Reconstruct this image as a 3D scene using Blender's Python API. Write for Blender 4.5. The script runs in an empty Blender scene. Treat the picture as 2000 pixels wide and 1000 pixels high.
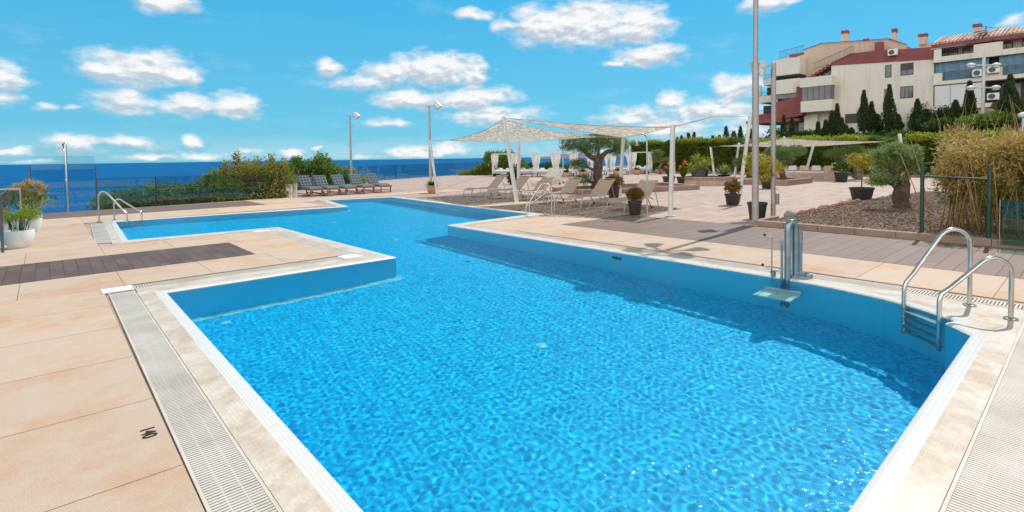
import bpy, bmesh, math, random
import numpy as np
from mathutils import Vector, Matrix, noise
from mathutils.geometry import tessellate_polygon

S = bpy.context.scene
COL = S.collection
random.seed(7)
RNG = np.random.default_rng(11)
PI = math.pi
R = math.radians

# ------------------------------------------------------------------ camera
cam_d = bpy.data.cameras.new('camera')
cam = bpy.data.objects.new('camera', cam_d)
COL.objects.link(cam)
S.camera = cam
FPX, YAW, PITCH, ROLL = 1023.0, R(48.3), R(2.0), 0.0135
f0 = Vector((math.cos(YAW), math.sin(YAW), 0))
r0 = Vector((math.sin(YAW), -math.cos(YAW), 0))
u0 = Vector((0, 0, 1))
fw = math.cos(PITCH) * f0 - math.sin(PITCH) * u0
up = math.sin(PITCH) * f0 + math.cos(PITCH) * u0
rt = math.cos(ROLL) * r0 - math.sin(ROLL) * up
up2 = math.sin(ROLL) * r0 + math.cos(ROLL) * up
cam.matrix_world = Matrix.Translation((0, 0, 1.6)) @ Matrix((rt, up2, -fw)).transposed().to_4x4()
cam_d.sensor_width = 36
cam_d.lens = 36 * FPX / 2000
cam_d.shift_y = -(500 - (307.5 + FPX * math.tan(PITCH))) / 2000
cam_d.clip_start = 0.05
cam_d.clip_end = 60000

# ------------------------------------------------------------------ sun and sky
SUN_EL, SUN_AZ = R(53), R(4)
sd = bpy.data.lights.new('sun', 'SUN')
sd.energy = 3.9
sd.angle = R(0.5)
sd.color = (1.0, 0.955, 0.89)
sun = bpy.data.objects.new('sun', sd)
COL.objects.link(sun)
sdir = Vector((math.cos(SUN_EL) * math.cos(SUN_AZ), math.cos(SUN_EL) * math.sin(SUN_AZ), math.sin(SUN_EL)))
sun.rotation_euler = sdir.to_track_quat('Z', 'Y').to_euler()
sun.location = (0, 0, 60)
sd.cycles.is_caustics_light = True

# clouds: azimuth, elevation, half width, half height (radians), density
CLOUDS = [(1.452,.149,.086,.031,1),(1.404,.14,.041,.014,1),(1.502,.142,.031,.013,1),(1.475,.1,.051,.022,.7),(1.392,.096,.053,.016,.8),(1.322,.096,.047,.023,1),(1.612,.126,.028,.023,.95),(1.611,.093,.027,.01,.6),(1.561,.082,.018,.008,.45),(1.533,.085,.009,.007,.4),(1.414,.25,.055,.017,1),(1.172,.164,.033,.018,.9),(.99,.171,.104,.031,1),(1.069,.16,.056,.024,1),(.913,.166,.031,.032,.95),(1.116,.139,.088,.015,.6),(1.038,.114,.068,.019,.9),(.909,.116,.097,.025,.95),(.88,.083,.107,.021,.65),(1.081,.069,.054,.012,.6),(.911,.263,.041,.012,.75),(.854,.246,.027,.018,.6),(.704,.249,.139,.041,1),(.781,.25,.077,.036,1),(.606,.242,.067,.035,1),(.586,.184,.073,.022,.95),(.648,.17,.028,.009,.8),(.397,.253,.046,.018,.95),(.546,.105,.032,.018,.8),(.443,.119,.047,.021,.9),(.616,.075,.086,.017,.7),(.483,.084,.114,.025,.8),(.557,.056,.129,.023,.6),(.412,.058,.092,.031,.6),(1.541,.028,.041,.016,.85),(1.471,.032,.045,.012,.75),(1.449,.011,.034,.009,.6),(1.39,.034,.019,.012,.85),(1.373,.011,.036,.011,.6),(1.606,.018,.021,.008,.7),(1.233,.014,.029,.011,.75),(1.035,.014,.059,.015,.8),(.969,.017,.056,.014,.7),(1.193,.022,.012,.006,.6),(1.128,.007,.055,.007,.4),(.079,.176,.029,.009,.45),(1.586,.002,.033,.005,.6),(.678,.005,.056,.019,.35),(1.312,.013,.056,.009,.4)]
W = bpy.data.worlds.new('World')
S.world = W
W.use_nodes = True
wt = W.node_tree
wbg = wt.nodes['Background']


def wn(t, **k):
    n = wt.nodes.new(t)
    for a, b in k.items():
        setattr(n, a, b)
    return n


def wl(a, b):
    wt.links.new(a, b)


def wm(op, a, b=None, c=None):
    n = wn('ShaderNodeMath', operation=op)
    for i, v in enumerate((a, b, c)):
        if v is None:
            continue
        if isinstance(v, (int, float)):
            n.inputs[i].default_value = v
        else:
            wl(v, n.inputs[i])
    return n.outputs[0]


def wmr(v, a, b, c, d, smooth=False):
    n = wn('ShaderNodeMapRange')
    if smooth:
        n.interpolation_type = 'SMOOTHSTEP'
    wl(v, n.inputs['Value'])
    for nm, x in zip(('From Min', 'From Max', 'To Min', 'To Max'), (a, b, c, d)):
        n.inputs[nm].default_value = x
    return n.outputs[0]


sky = wn('ShaderNodeTexSky', sky_type='NISHITA', sun_disc=False)
sky.sun_elevation = SUN_EL
sky.sun_rotation = R(86)
sky.air_density = 1.0
sky.dust_density = 0.4
sky.ozone_density = 2.5
tc = wn('ShaderNodeTexCoord')
sep = wn('ShaderNodeSeparateXYZ')
wl(tc.outputs['Generated'], sep.inputs[0])
X_, Y_, Z_ = sep.outputs
az = wm('ARCTAN2', Y_, X_)
el = wm('ARCSINE', Z_)
comb = wn('ShaderNodeCombineXYZ')
wl(az, comb.inputs[0])
wl(el, comb.inputs[1])
# domain warp so that outlines are ragged
nz1 = wn('ShaderNodeTexNoise')
nz1.inputs['Scale'].default_value = 38
nz1.inputs['Detail'].default_value = 8
nz1.inputs['Roughness'].default_value = 0.5
wsc = wn('ShaderNodeVectorMath', operation='MULTIPLY')
wsc.inputs[1].default_value = (0.75, 1.35, 1)
wl(comb.outputs[0], wsc.inputs[0])
wl(wsc.outputs[0], nz1.inputs['Vector'])
wsub = wn('ShaderNodeVectorMath', operation='SUBTRACT')
wl(nz1.outputs['Color'], wsub.inputs[0])
wsub.inputs[1].default_value = (0.5, 0.5, 0.5)
wscale = wn('ShaderNodeVectorMath', operation='MULTIPLY')
wscale.inputs[1].default_value = (0.034, 0.017, 0)
wl(wsub.outputs[0], wscale.inputs[0])
wadd = wn('ShaderNodeVectorMath', operation='ADD')
wl(comb.outputs[0], wadd.inputs[0])
wl(wscale.outputs[0], wadd.inputs[1])


def cloud_field(vec):
    acc = None
    for (a0, e0, sa, se, dn) in CLOUDS:
        sn = wn('ShaderNodeVectorMath', operation='SUBTRACT')
        wl(vec, sn.inputs[0])
        sn.inputs[1].default_value = (a0, e0 - se * 0.15, 0)
        mn = wn('ShaderNodeVectorMath', operation='MULTIPLY')
        mn.inputs[1].default_value = (1 / (sa * 1.12), 1 / (se * 1.25), 0)
        wl(sn.outputs[0], mn.inputs[0])
        dn_ = wn('ShaderNodeVectorMath', operation='LENGTH')
        wl(mn.outputs[0], dn_.inputs[0])
        v = wm('MULTIPLY_ADD', dn_.outputs['Value'], -dn, dn)
        acc = v if acc is None else wm('MAXIMUM', acc, v)
    return acc


nz0 = wn('ShaderNodeTexNoise')
nz0.inputs['Scale'].default_value = 16
nz0.inputs['Detail'].default_value = 2
wl(wsc.outputs[0], nz0.inputs['Vector'])
ws0 = wn('ShaderNodeVectorMath', operation='SUBTRACT')
wl(nz0.outputs['Color'], ws0.inputs[0])
ws0.inputs[1].default_value = (0.5, 0.5, 0.5)
wm0 = wn('ShaderNodeVectorMath', operation='MULTIPLY')
wm0.inputs[1].default_value = (0.05, 0.028, 0)
wl(ws0.outputs[0], wm0.inputs[0])
wad0 = wn('ShaderNodeVectorMath', operation='ADD')
wl(wadd.outputs[0], wad0.inputs[0])
wl(wm0.outputs[0], wad0.inputs[1])
acc = cloud_field(wad0.outputs[0])
up_ = wn('ShaderNodeVectorMath', operation='ADD')
wl(wad0.outputs[0], up_.inputs[0])
up_.inputs[1].default_value = (0, 0.010, 0)
acc_up = cloud_field(up_.outputs[0])
nz2 = wn('ShaderNodeTexNoise')
nz2.inputs['Scale'].default_value = 34
nz2.inputs['Detail'].default_value = 9
nz2.inputs['Roughness'].default_value = 0.6
wl(wsc.outputs[0], nz2.inputs['Vector'])
dens = wm('ADD', acc, wm('MULTIPLY', wm('SUBTRACT', nz2.outputs['Fac'], 0.5), 1.0))
cmask0 = wmr(dens, -0.04, 0.62, 0, 1, True)
nzv = wn('ShaderNodeTexNoise')
nzv.inputs['Scale'].default_value = 9
nzv.inputs['Detail'].default_value = 7
nzv.inputs['Roughness'].default_value = 0.62
wsv = wn('ShaderNodeVectorMath', operation='MULTIPLY')
wsv.inputs[1].default_value = (0.8, 2.6, 1)
wl(comb.outputs[0], wsv.inputs[0])
wl(wsv.outputs[0], nzv.inputs['Vector'])
wisp = wm('MULTIPLY', wmr(nzv.outputs['Fac'], 0.57, 0.80, 0, 0.30), wmr(acc, -1.6, 0.1, 0.15, 1))
haze_ = wmr(el, 0.0, 0.06, 0.28, 0.0, True)
cmask = wm('MAXIMUM', cmask0, wm('MAXIMUM', wisp, haze_))
# relief: noise compared with itself a little higher up
wof = wn('ShaderNodeVectorMath', operation='ADD')
wl(wsc.outputs[0], wof.inputs[0])
wof.inputs[1].default_value = (-0.004, 0.010, 0)
nz3 = wn('ShaderNodeTexNoise')
nz3.inputs['Scale'].default_value = 38
nz3.inputs['Detail'].default_value = 5
nz3.inputs['Roughness'].default_value = 0.55
wl(wof.outputs[0], nz3.inputs['Vector'])
nz4 = wn('ShaderNodeTexNoise')
nz4.inputs['Scale'].default_value = 38
nz4.inputs['Detail'].default_value = 5
nz4.inputs['Roughness'].default_value = 0.55
wl(wsc.outputs[0], nz4.inputs['Vector'])
relief = wm('SUBTRACT', nz4.outputs['Fac'], nz3.outputs['Fac'])
topness = wm('SUBTRACT', acc, acc_up)
cshade = wmr(wm('ADD', wm('MULTIPLY', relief, 2.0), wm('MULTIPLY', topness, 1.1)), -0.30, 0.22, 0, 1)
ccol = wn('ShaderNodeMix', data_type='RGBA')
ccol.inputs[6].default_value = (6.0, 6.9, 7.8, 1)
ccol.inputs[7].default_value = (10.4, 10.6, 10.7, 1)
wl(cshade, ccol.inputs[0])
# clear part of the sky: tint of the physical sky
skyt = wn('ShaderNodeMix', data_type='RGBA')
skyt.blend_type = 'MULTIPLY'
skyt.inputs[0].default_value = 1
wl(sky.outputs[0], skyt.inputs[6])
skyt.inputs[7].default_value = (0.45, 1.12, 1.3, 1)
base = wn('ShaderNodeMix', data_type='RGBA')
base.inputs[0].default_value = 0.78
wl(skyt.outputs[2], base.inputs[6])
grad = wn('ShaderNodeMix', data_type='RGBA')
grad.inputs[6].default_value = (2.0, 6.6, 9.2, 1)
grad.inputs[7].default_value = (0.72, 5.6, 9.6, 1)
wl(wmr(el, 0.0, 0.28, 0, 1), grad.inputs[0])
wl(grad.outputs[2], base.inputs[7])
# neutral fill light added high overhead as thin pale cover, outside the picture
fill_veil = wn('ShaderNodeTexNoise')
fill_veil.inputs['Scale'].default_value = 3.0
fill_veil.inputs['Detail'].default_value = 6
wl(tc.outputs['Generated'], fill_veil.inputs['Vector'])
vm = wm('MULTIPLY', wmr(el, 0.45, 0.75, 0, 1, True), wmr(fill_veil.outputs['Fac'], 0.35, 0.6, 0.25, 0.9))
fin = wn('ShaderNodeMix', data_type='RGBA')
wl(wm('MULTIPLY', cmask, wmr(Z_, -0.001, 0.004, 0, 1)), fin.inputs[0])
wl(base.outputs[2], fin.inputs[6])
wl(ccol.outputs[2], fin.inputs[7])
fin2 = wn('ShaderNodeMix', data_type='RGBA')
wl(vm, fin2.inputs[0])
wl(fin.outputs[2], fin2.inputs[6])
fin2.inputs[7].default_value = (4.6, 4.5, 4.4, 1)
# added fill light: unseen bright bank low behind the viewer, lifts the shaded walls
back = wm('COSINE', wm('SUBTRACT', az, R(205)))
bm_ = wm('MULTIPLY', wmr(back, 0.15, 0.6, 0, 1, True), wmr(el, 0.85, 0.45, 0, 1, True))
fin3 = wn('ShaderNodeMix', data_type='RGBA')
wl(bm_, fin3.inputs[0])
wl(fin2.outputs[2], fin3.inputs[6])
fin3.inputs[7].default_value = (23.0, 21.8, 20.2, 1)
wl(fin3.outputs[2], wbg.inputs[0])
wbg.inputs[1].default_value = 0.09
W.cycles.sampling_method = 'MANUAL'
W.cycles.sample_map_resolution = 512

S.view_settings.view_transform = 'Standard'
S.view_settings.look = 'None'
S.view_settings.exposure = 0.0
S.view_settings.gamma = 1.0
cy = S.cycles
cy.use_denoising = True
cy.max_bounces = 8
cy.diffuse_bounces = 4
cy.glossy_bounces = 4
cy.transmission_bounces = 6
cy.transparent_max_bounces = 12
cy.caustics_refractive = True
cy.caustics_reflective = False
cy.sample_clamp_indirect = 4.0

# ------------------------------------------------------------------ materials
MATS = {}


def mat(name, col, rough=0.6, metal=0.0, var=None, vscale=4.0, bump=0.0, bscale=40.0, island=None,
        spec=0.5, trans=0.0, detail=5):
    """var: second colour mixed in by noise; island: third colour mixed in per leaf."""
    if name in MATS:
        return MATS[name]
    m = bpy.data.materials.new(name)
    m.use_nodes = True
    nt = m.node_tree
    b = nt.nodes['Principled BSDF']
    b.inputs['Roughness'].default_value = rough
    b.inputs['Metallic'].default_value = metal
    b.inputs['Specular IOR Level'].default_value = spec
    tcn = nt.nodes.new('ShaderNodeTexCoord')
    last = None
    if var is not None:
        n = nt.nodes.new('ShaderNodeTexNoise')
        n.inputs['Scale'].default_value = vscale
        n.inputs['Detail'].default_value = detail
        nt.links.new(tcn.outputs['Object'], n.inputs['Vector'])
        mr = nt.nodes.new('ShaderNodeMapRange')
        mr.inputs['From Min'].default_value = 0.35
        mr.inputs['From Max'].default_value = 0.65
        nt.links.new(n.outputs['Fac'], mr.inputs['Value'])
        mx = nt.nodes.new('ShaderNodeMix')
        mx.data_type = 'RGBA'
        mx.inputs[6].default_value = (*col, 1)
        mx.inputs[7].default_value = (*var, 1)
        nt.links.new(mr.outputs[0], mx.inputs[0])
        last = mx.outputs[2]
    if island is not None:
        g = nt.nodes.new('ShaderNodeNewGeometry')
        mx = nt.nodes.new('ShaderNodeMix')
        mx.data_type = 'RGBA'
        if last is None:
            mx.inputs[6].default_value = (*col, 1)
        else:
            nt.links.new(last, mx.inputs[6])
        mx.inputs[7].default_value = (*island, 1)
        nt.links.new(g.outputs['Random Per Island'], mx.inputs[0])
        last = mx.outputs[2]
    if last is None:
        b.inputs['Base Color'].default_value = (*col, 1)
    else:
        nt.links.new(last, b.inputs['Base Color'])
    if bump > 0:
        n = nt.nodes.new('ShaderNodeTexNoise')
        n.inputs['Scale'].default_value = bscale
        n.inputs['Detail'].default_value = 6
        nt.links.new(tcn.outputs['Object'], n.inputs['Vector'])
        bp = nt.nodes.new('ShaderNodeBump')
        bp.inputs['Strength'].default_value = bump
        bp.inputs['Distance'].default_value = 0.02
        nt.links.new(n.outputs['Fac'], bp.inputs['Height'])
        nt.links.new(bp.outputs[0], b.inputs['Normal'])
    if trans > 0:
        tl = nt.nodes.new('ShaderNodeBsdfTranslucent')
        if last is None:
            tl.inputs[0].default_value = (*col, 1)
        else:
            nt.links.new(last, tl.inputs[0])
        ms = nt.nodes.new('ShaderNodeMixShader')
        ms.inputs[0].default_value = trans
        out = nt.nodes['Material Output']
        nt.links.new(b.outputs[0], ms.inputs[1])
        nt.links.new(tl.outputs[0], ms.inputs[2])
        nt.links.new(ms.outputs[0], out.inputs[0])
    MATS[name] = m
    return m


def tilemat(name, c1, c2, mortar, w, h, msize, rough=0.6, bump=0.15, offset=0.5, rot=0.0, stain=None,
            stain_scale=0.6, stain_amt=0.5, var_amt=1.0, noise_bump=0.0, metal=0.0, stain2=None, axis='XY', lo=0.5, hi=0.72, isl=0.0):
    """brick / tile pattern in world metres, with optional stain colour by large noise"""
    if name in MATS:
        return MATS[name]
    m = bpy.data.materials.new(name)
    m.use_nodes = True
    nt = m.node_tree
    b = nt.nodes['Principled BSDF']
    b.inputs['Roughness'].default_value = rough
    tcn = nt.nodes.new('ShaderNodeTexCoord')
    mp = nt.nodes.new('ShaderNodeMapping')
    mp.inputs['Rotation'].default_value = (0, 0, rot)
    if axis == 'XZ':
        sx = nt.nodes.new('ShaderNodeSeparateXYZ')
        nt.links.new(tcn.outputs['Object'], sx.inputs[0])
        ad = nt.nodes.new('ShaderNodeMath')
        nt.links.new(sx.outputs[0], ad.inputs[0])
        nt.links.new(sx.outputs[1], ad.inputs[1])
        cx_ = nt.nodes.new('ShaderNodeCombineXYZ')
        nt.links.new(ad.outputs[0], cx_.inputs[0])
        nt.links.new(sx.outputs[2], cx_.inputs[1])
        nt.links.new(cx_.outputs[0], mp.inputs[0])
    else:
        nt.links.new(tcn.outputs['Object'], mp.inputs[0])
    br = nt.nodes.new('ShaderNodeTexBrick')
    br.offset = offset
    br.inputs['Color1'].default_value = (*c1, 1)
    br.inputs['Color2'].default_value = (*c2, 1)
    br.inputs['Mortar'].default_value = (*mortar, 1)
    br.inputs['Scale'].default_value = 1.0
    br.inputs['Mortar Size'].default_value = msize
    br.inputs['Mortar Smooth'].default_value = 0.1
    br.inputs['Brick Width'].default_value = w
    br.inputs['Row Height'].default_value = h
    nt.links.new(mp.outputs[0], br.inputs['Vector'])
    last = br.outputs['Color']
    if stain is not None:
        for k, (sc, lo_, hi_) in enumerate(((stain_scale, lo, hi), (stain_scale * 7, 0.45, 0.75))):
            n = nt.nodes.new('ShaderNodeTexNoise')
            n.inputs['Scale'].default_value = sc
            n.inputs['Detail'].default_value = 7
            n.inputs['Roughness'].default_value = 0.72
            nt.links.new(tcn.outputs['Object'], n.inputs['Vector'])
            mr = nt.nodes.new('ShaderNodeMapRange')
            mr.inputs['From Min'].default_value = lo_
            mr.inputs['From Max'].default_value = hi_
            mr.inputs['To Max'].default_value = stain_amt if k == 0 else stain_amt * 0.45
            nt.links.new(n.outputs['Fac'], mr.inputs['Value'])
            mx = nt.nodes.new('ShaderNodeMix')
            mx.data_type = 'RGBA'
            nt.links.new(mr.outputs[0], mx.inputs[0])
            nt.links.new(last, mx.inputs[6])
            mx.inputs[7].default_value = (*(stain if k == 0 or stain2 is None else stain2), 1)
            last = mx.outputs[2]
    if isl > 0:
        ge = nt.nodes.new('ShaderNodeNewGeometry')
        mr = nt.nodes.new('ShaderNodeMapRange')
        mr.inputs['To Min'].default_value = 1 - isl
        mr.inputs['To Max'].default_value = 1 + isl * .4
        nt.links.new(ge.outputs['Random Per Island'], mr.inputs['Value'])
        vmm = nt.nodes.new('ShaderNodeVectorMath')
        vmm.operation = 'SCALE'
        nt.links.new(last, vmm.inputs[0])
        nt.links.new(mr.outputs[0], vmm.inputs['Scale'])
        last = vmm.outputs[0]
        # fine grit
        gn = nt.nodes.new('ShaderNodeTexNoise')
        gn.inputs['Scale'].default_value = 160
        gn.inputs['Detail'].default_value = 3
        nt.links.new(tcn.outputs['Object'], gn.inputs['Vector'])
        gr = nt.nodes.new('ShaderNodeMapRange')
        gr.inputs['From Min'].default_value = .3
        gr.inputs['From Max'].default_value = .7
        gr.inputs['To Min'].default_value = .80
        gr.inputs['To Max'].default_value = 1.08
        nt.links.new(gn.outputs['Fac'], gr.inputs['Value'])
        vm2 = nt.nodes.new('ShaderNodeVectorMath')
        vm2.operation = 'SCALE'
        nt.links.new(last, vm2.inputs[0])
        nt.links.new(gr.outputs[0], vm2.inputs['Scale'])
        last = vm2.outputs[0]
    if stain is not None and msize > 0:
        mg = nt.nodes.new('ShaderNodeMix')
        mg.data_type = 'RGBA'
        sf_ = nt.nodes.new('ShaderNodeMath')
        sf_.operation = 'MULTIPLY'
        sf_.inputs[1].default_value = 0.75
        nt.links.new(br.outputs['Fac'], sf_.inputs[0])
        nt.links.new(sf_.outputs[0], mg.inputs[0])
        nt.links.new(last, mg.inputs[6])
        mg.inputs[7].default_value = (*mortar, 1)
        last = mg.outputs[2]
    nt.links.new(last, b.inputs['Base Color'])
    bp = nt.nodes.new('ShaderNodeBump')
    bp.invert = True
    bp.inputs['Strength'].default_value = bump
    bp.inputs['Distance'].default_value = 0.01
    nt.links.new(br.outputs['Fac'], bp.inputs['Height'])
    if noise_bump > 0:
        n = nt.nodes.new('ShaderNodeTexNoise')
        n.inputs['Scale'].default_value = 90
        n.inputs['Detail'].default_value = 4
        nt.links.new(tcn.outputs['Object'], n.inputs['Vector'])
        b2 = nt.nodes.new('ShaderNodeBump')
        b2.inputs['Strength'].default_value = noise_bump
        b2.inputs['Distance'].default_value = 0.01
        nt.links.new(n.outputs['Fac'], b2.inputs['Height'])
        nt.links.new(bp.outputs[0], b2.inputs['Normal'])
        bp = b2
    nt.links.new(bp.outputs[0], b.inputs['Normal'])
    MATS[name] = m
    return m


def streaky(name, c1, c2, c3):
    m = bpy.data.materials.new(name)
    m.use_nodes = True
    nt = m.node_tree
    b = nt.nodes['Principled BSDF']
    b.inputs['Roughness'].default_value = .9
    tcn = nt.nodes.new('ShaderNodeTexCoord')
    last = None
    for (scl, det, lo_, hi_, ca, cb) in (((.35, .35, .35), 5, .35, .65, c1, c2), ((1.6, 1.6, .16), 6, .52, .78, None, c3)):
        mp = nt.nodes.new('ShaderNodeMapping')
        mp.inputs['Scale'].default_value = scl
        nt.links.new(tcn.outputs['Object'], mp.inputs[0])
        n = nt.nodes.new('ShaderNodeTexNoise')
        n.inputs['Scale'].default_value = 1
        n.inputs['Detail'].default_value = det
        n.inputs['Roughness'].default_value = .65
        nt.links.new(mp.outputs[0], n.inputs['Vector'])
        mr = nt.nodes.new('ShaderNodeMapRange')
        mr.inputs['From Min'].default_value = lo_
        mr.inputs['From Max'].default_value = hi_
        nt.links.new(n.outputs['Fac'], mr.inputs['Value'])
        mx = nt.nodes.new('ShaderNodeMix')
        mx.data_type = 'RGBA'
        nt.links.new(mr.outputs[0], mx.inputs[0])
        if ca:
            mx.inputs[6].default_value = (*ca, 1)
        else:
            nt.links.new(last, mx.inputs[6])
        mx.inputs[7].default_value = (*cb, 1)
        last = mx.outputs[2]
    nt.links.new(last, b.inputs['Base Color'])
    MATS[name] = m
    return m


def glassmat(name, tint, refl=1.0, rough=0.0):
    if name in MATS:
        return MATS[name]
    m = bpy.data.materials.new(name)
    m.use_nodes = True
    nt = m.node_tree
    nt.nodes.clear()
    out = nt.nodes.new('ShaderNodeOutputMaterial')
    t = nt.nodes.new('ShaderNodeBsdfTransparent')
    t.inputs[0].default_value = (*tint, 1)
    g = nt.nodes.new('ShaderNodeBsdfGlossy')
    g.inputs['Roughness'].default_value = rough
    g.inputs[0].default_value = (refl, refl, refl, 1)
    lw = nt.nodes.new('ShaderNodeLayerWeight')
    pw = nt.nodes.new('ShaderNodeMath')
    pw.operation = 'POWER'
    pw.inputs[1].default_value = 5.0
    nt.links.new(lw.outputs['Facing'], pw.inputs[0])
    lw.inputs['Blend'].default_value = 0.5
    fr = nt.nodes.new('ShaderNodeMath')
    fr.operation = 'MULTIPLY_ADD'
    fr.inputs[1].default_value = 0.9
    fr.inputs[2].default_value = 0.04
    nt.links.new(pw.outputs[0], fr.inputs[0])
    mx = nt.nodes.new('ShaderNodeMixShader')
    nt.links.new(fr.outputs[0], mx.inputs[0])
    nt.links.new(t.outputs[0], mx.inputs[1])
    nt.links.new(g.outputs[0], mx.inputs[2])
    nt.links.new(mx.outputs[0], out.inputs[0])
    MATS[name] = m
    return m


# ------------------------------------------------------------------ mesh helpers
def link(name, me, m=None, parent=None, smooth=False, sharp=None):
    if m is not None and len(me.materials) == 0:
        me.materials.append(m)
    o = bpy.data.objects.new(name, me)
    COL.objects.link(o)
    if parent is not None:
        o.parent = parent
    if smooth:
        me.polygons.foreach_set('use_smooth', [True] * len(me.polygons))
        if sharp:
            me.set_sharp_from_angle(angle=R(sharp))
    return o


def tag(o, label=None, cat=None, group=None, kind=None):
    if label:
        o['label'] = label
    if cat:
        o['category'] = cat
    if group:
        o['group'] = group
    if kind:
        o['kind'] = kind
    return o


def thing(name, label, cat, loc=(0, 0, 0), rz=0.0, group=None):
    o = bpy.data.objects.new(name, None)
    o.empty_display_size = 0.2
    COL.objects.link(o)
    o.location = loc
    o.rotation_euler = (0, 0, rz)
    return tag(o, label, cat, group)


class MB:
    def __init__(self):
        self.v = []
        self.f = []

    def add(self, vs, fs):
        k = len(self.v)
        self.v += [tuple(p) for p in vs]
        self.f += [tuple(i + k for i in f) for f in fs]
        return self

    def box(self, x0, x1, y0, y1, z0, z1):
        vs = [(x, y, z) for z in (z0, z1) for x, y in ((x0, y0), (x1, y0), (x1, y1), (x0, y1))]
        return self.add(vs, [(3, 2, 1, 0), (4, 5, 6, 7), (0, 1, 5, 4), (1, 2, 6, 5), (2, 3, 7, 6), (3, 0, 4, 7)])

    def obox(self, c, ax, ay, az_, hx, hy, hz):
        c = Vector(c)
        ax, ay, az_ = (Vector(a).normalized() for a in (ax, ay, az_))
        vs = [c + ax * sx * hx + ay * sy * hy + az_ * sz * hz for sz in (-1, 1) for sx, sy in ((-1, -1), (1, -1), (1, 1), (-1, 1))]
        return self.add(vs, [(3, 2, 1, 0), (4, 5, 6, 7), (0, 1, 5, 4), (1, 2, 6, 5), (2, 3, 7, 6), (3, 0, 4, 7)])

    def bar(self, a, b, w, h, upv=(0, 0, 1)):
        """rectangular bar from a to b"""
        a, b = Vector(a), Vector(b)
        d = (b - a)
        L = d.length
        d.normalize()
        s = d.cross(Vector(upv))
        if s.length < 1e-4:
            s = Vector((1, 0, 0))
        s.normalize()
        t = s.cross(d)
        return self.obox((a + b) / 2, d, s, t, L / 2, w / 2, h / 2)

    def tube(self, pts, rad, seg=10, cap=True):
        pts = [Vector(p) for p in pts]
        n = len(pts)
        if isinstance(rad, (int, float)):
            rad = [rad] * n
        k = len(self.v)
        prev = None
        for i, p in enumerate(pts):
            d = (pts[min(i + 1, n - 1)] - pts[max(i - 1, 0)]).normalized()
            if prev is None:
                s = d.orthogonal().normalized()
            else:
                s = prev - d * prev.dot(d)
                s = s.normalized() if s.length > 1e-6 else d.orthogonal().normalized()
            prev = s
            t = d.cross(s)
            for j in range(seg):
                a = 2 * PI * j / seg
                self.v.append(tuple(p + (s * math.cos(a) + t * math.sin(a)) * rad[i]))
        for i in range(n - 1):
            for j in range(seg):
                a, b = k + i * seg + j, k + i * seg + (j + 1) % seg
                self.f.append((a, b, b + seg, a + seg))
        if cap:
            self.f.append(tuple(k + j for j in reversed(range(seg))))
            self.f.append(tuple(k + (n - 1) * seg + j for j in range(seg)))
        return self

    def lathe(self, prof, c=(0, 0, 0), seg=24, wob=0.0):
        k = len(self.v)
        for i, (r, z) in enumerate(prof):
            for j in range(seg):
                a = 2 * PI * j / seg
                rr = r * (1 + wob * math.sin(3 * a + i))
                self.v.append((c[0] + rr * math.cos(a), c[1] + rr * math.sin(a), c[2] + z))
        for i in range(len(prof) - 1):
            for j in range(seg):
                a, b = k + i * seg + j, k + i * seg + (j + 1) % seg
                self.f.append((a, b, b + seg, a + seg))
        if prof[0][0] > 1e-4:
            self.f.append(tuple(k + j for j in reversed(range(seg))))
        if prof[-1][0] > 1e-4:
            self.f.append(tuple(k + (len(prof) - 1) * seg + j for j in range(seg)))
        return self

    def ball(self, c, r, seg=14, rings=8, sq=(1, 1, 1)):
        prof = [(math.sin(PI * i / rings), -math.cos(PI * i / rings)) for i in range(rings + 1)]
        k = len(self.v)
        for (pr, pz) in prof:
            for j in range(seg):
                a = 2 * PI * j / seg
                self.v.append((c[0] + r * sq[0] * pr * math.cos(a), c[1] + r * sq[1] * pr * math.sin(a), c[2] + r * sq[2] * pz))
        for i in range(rings):
            for j in range(seg):
                a, b = k + i * seg + j, k + i * seg + (j + 1) % seg
                self.f.append((a, b, b + seg, a + seg))
        return self

    def prism(self, poly, z0, z1):
        n = len(poly)
        k = len(self.v)
        self.v += [(x, y, z0) for x, y in poly] + [(x, y, z1) for x, y in poly]
        self.f.append(tuple(k + i for i in reversed(range(n))))
        self.f.append(tuple(k + n + i for i in range(n)))
        for i in range(n):
            j = (i + 1) % n
            self.f.append((k + i, k + j, k + n + j, k + n + i))
        return self

    def build(self, name, m, parent=None, smooth=False, sharp=None, world=False, bevel=0.0):
        vs = self.v
        if world and parent is not None:
            o = parent.location
            vs = [(x - o.x, y - o.y, z - o.z) for x, y, z in vs]
        me = bpy.data.meshes.new(name)
        me.from_pydata(vs, [], self.f)
        me.update()
        ob = link(name, me, m, parent, smooth, sharp)
        if bevel > 0:
            b = ob.modifiers.new('bevel', 'BEVEL')
            b.width = bevel
            b.segments = 2
            b.limit_method = 'ANGLE'
        return ob


def offset_poly(poly, d):
    """positive d = outward for a CCW polygon"""
    n = len(poly)
    out = []
    for i in range(n):
        a, b, c = Vector(poly[i - 1]), Vector(poly[i]), Vector(poly[(i + 1) % n])
        e1, e2 = (b - a).normalized(), (c - b).normalized()
        n1, n2 = Vector((e1.y, -e1.x)), Vector((e2.y, -e2.x))
        m_ = (n1 + n2)
        m_.normalize()
        k = d / max(0.35, m_.dot(n1))
        out.append((b.x + m_.x * k, b.y + m_.y * k))
    return out


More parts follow.
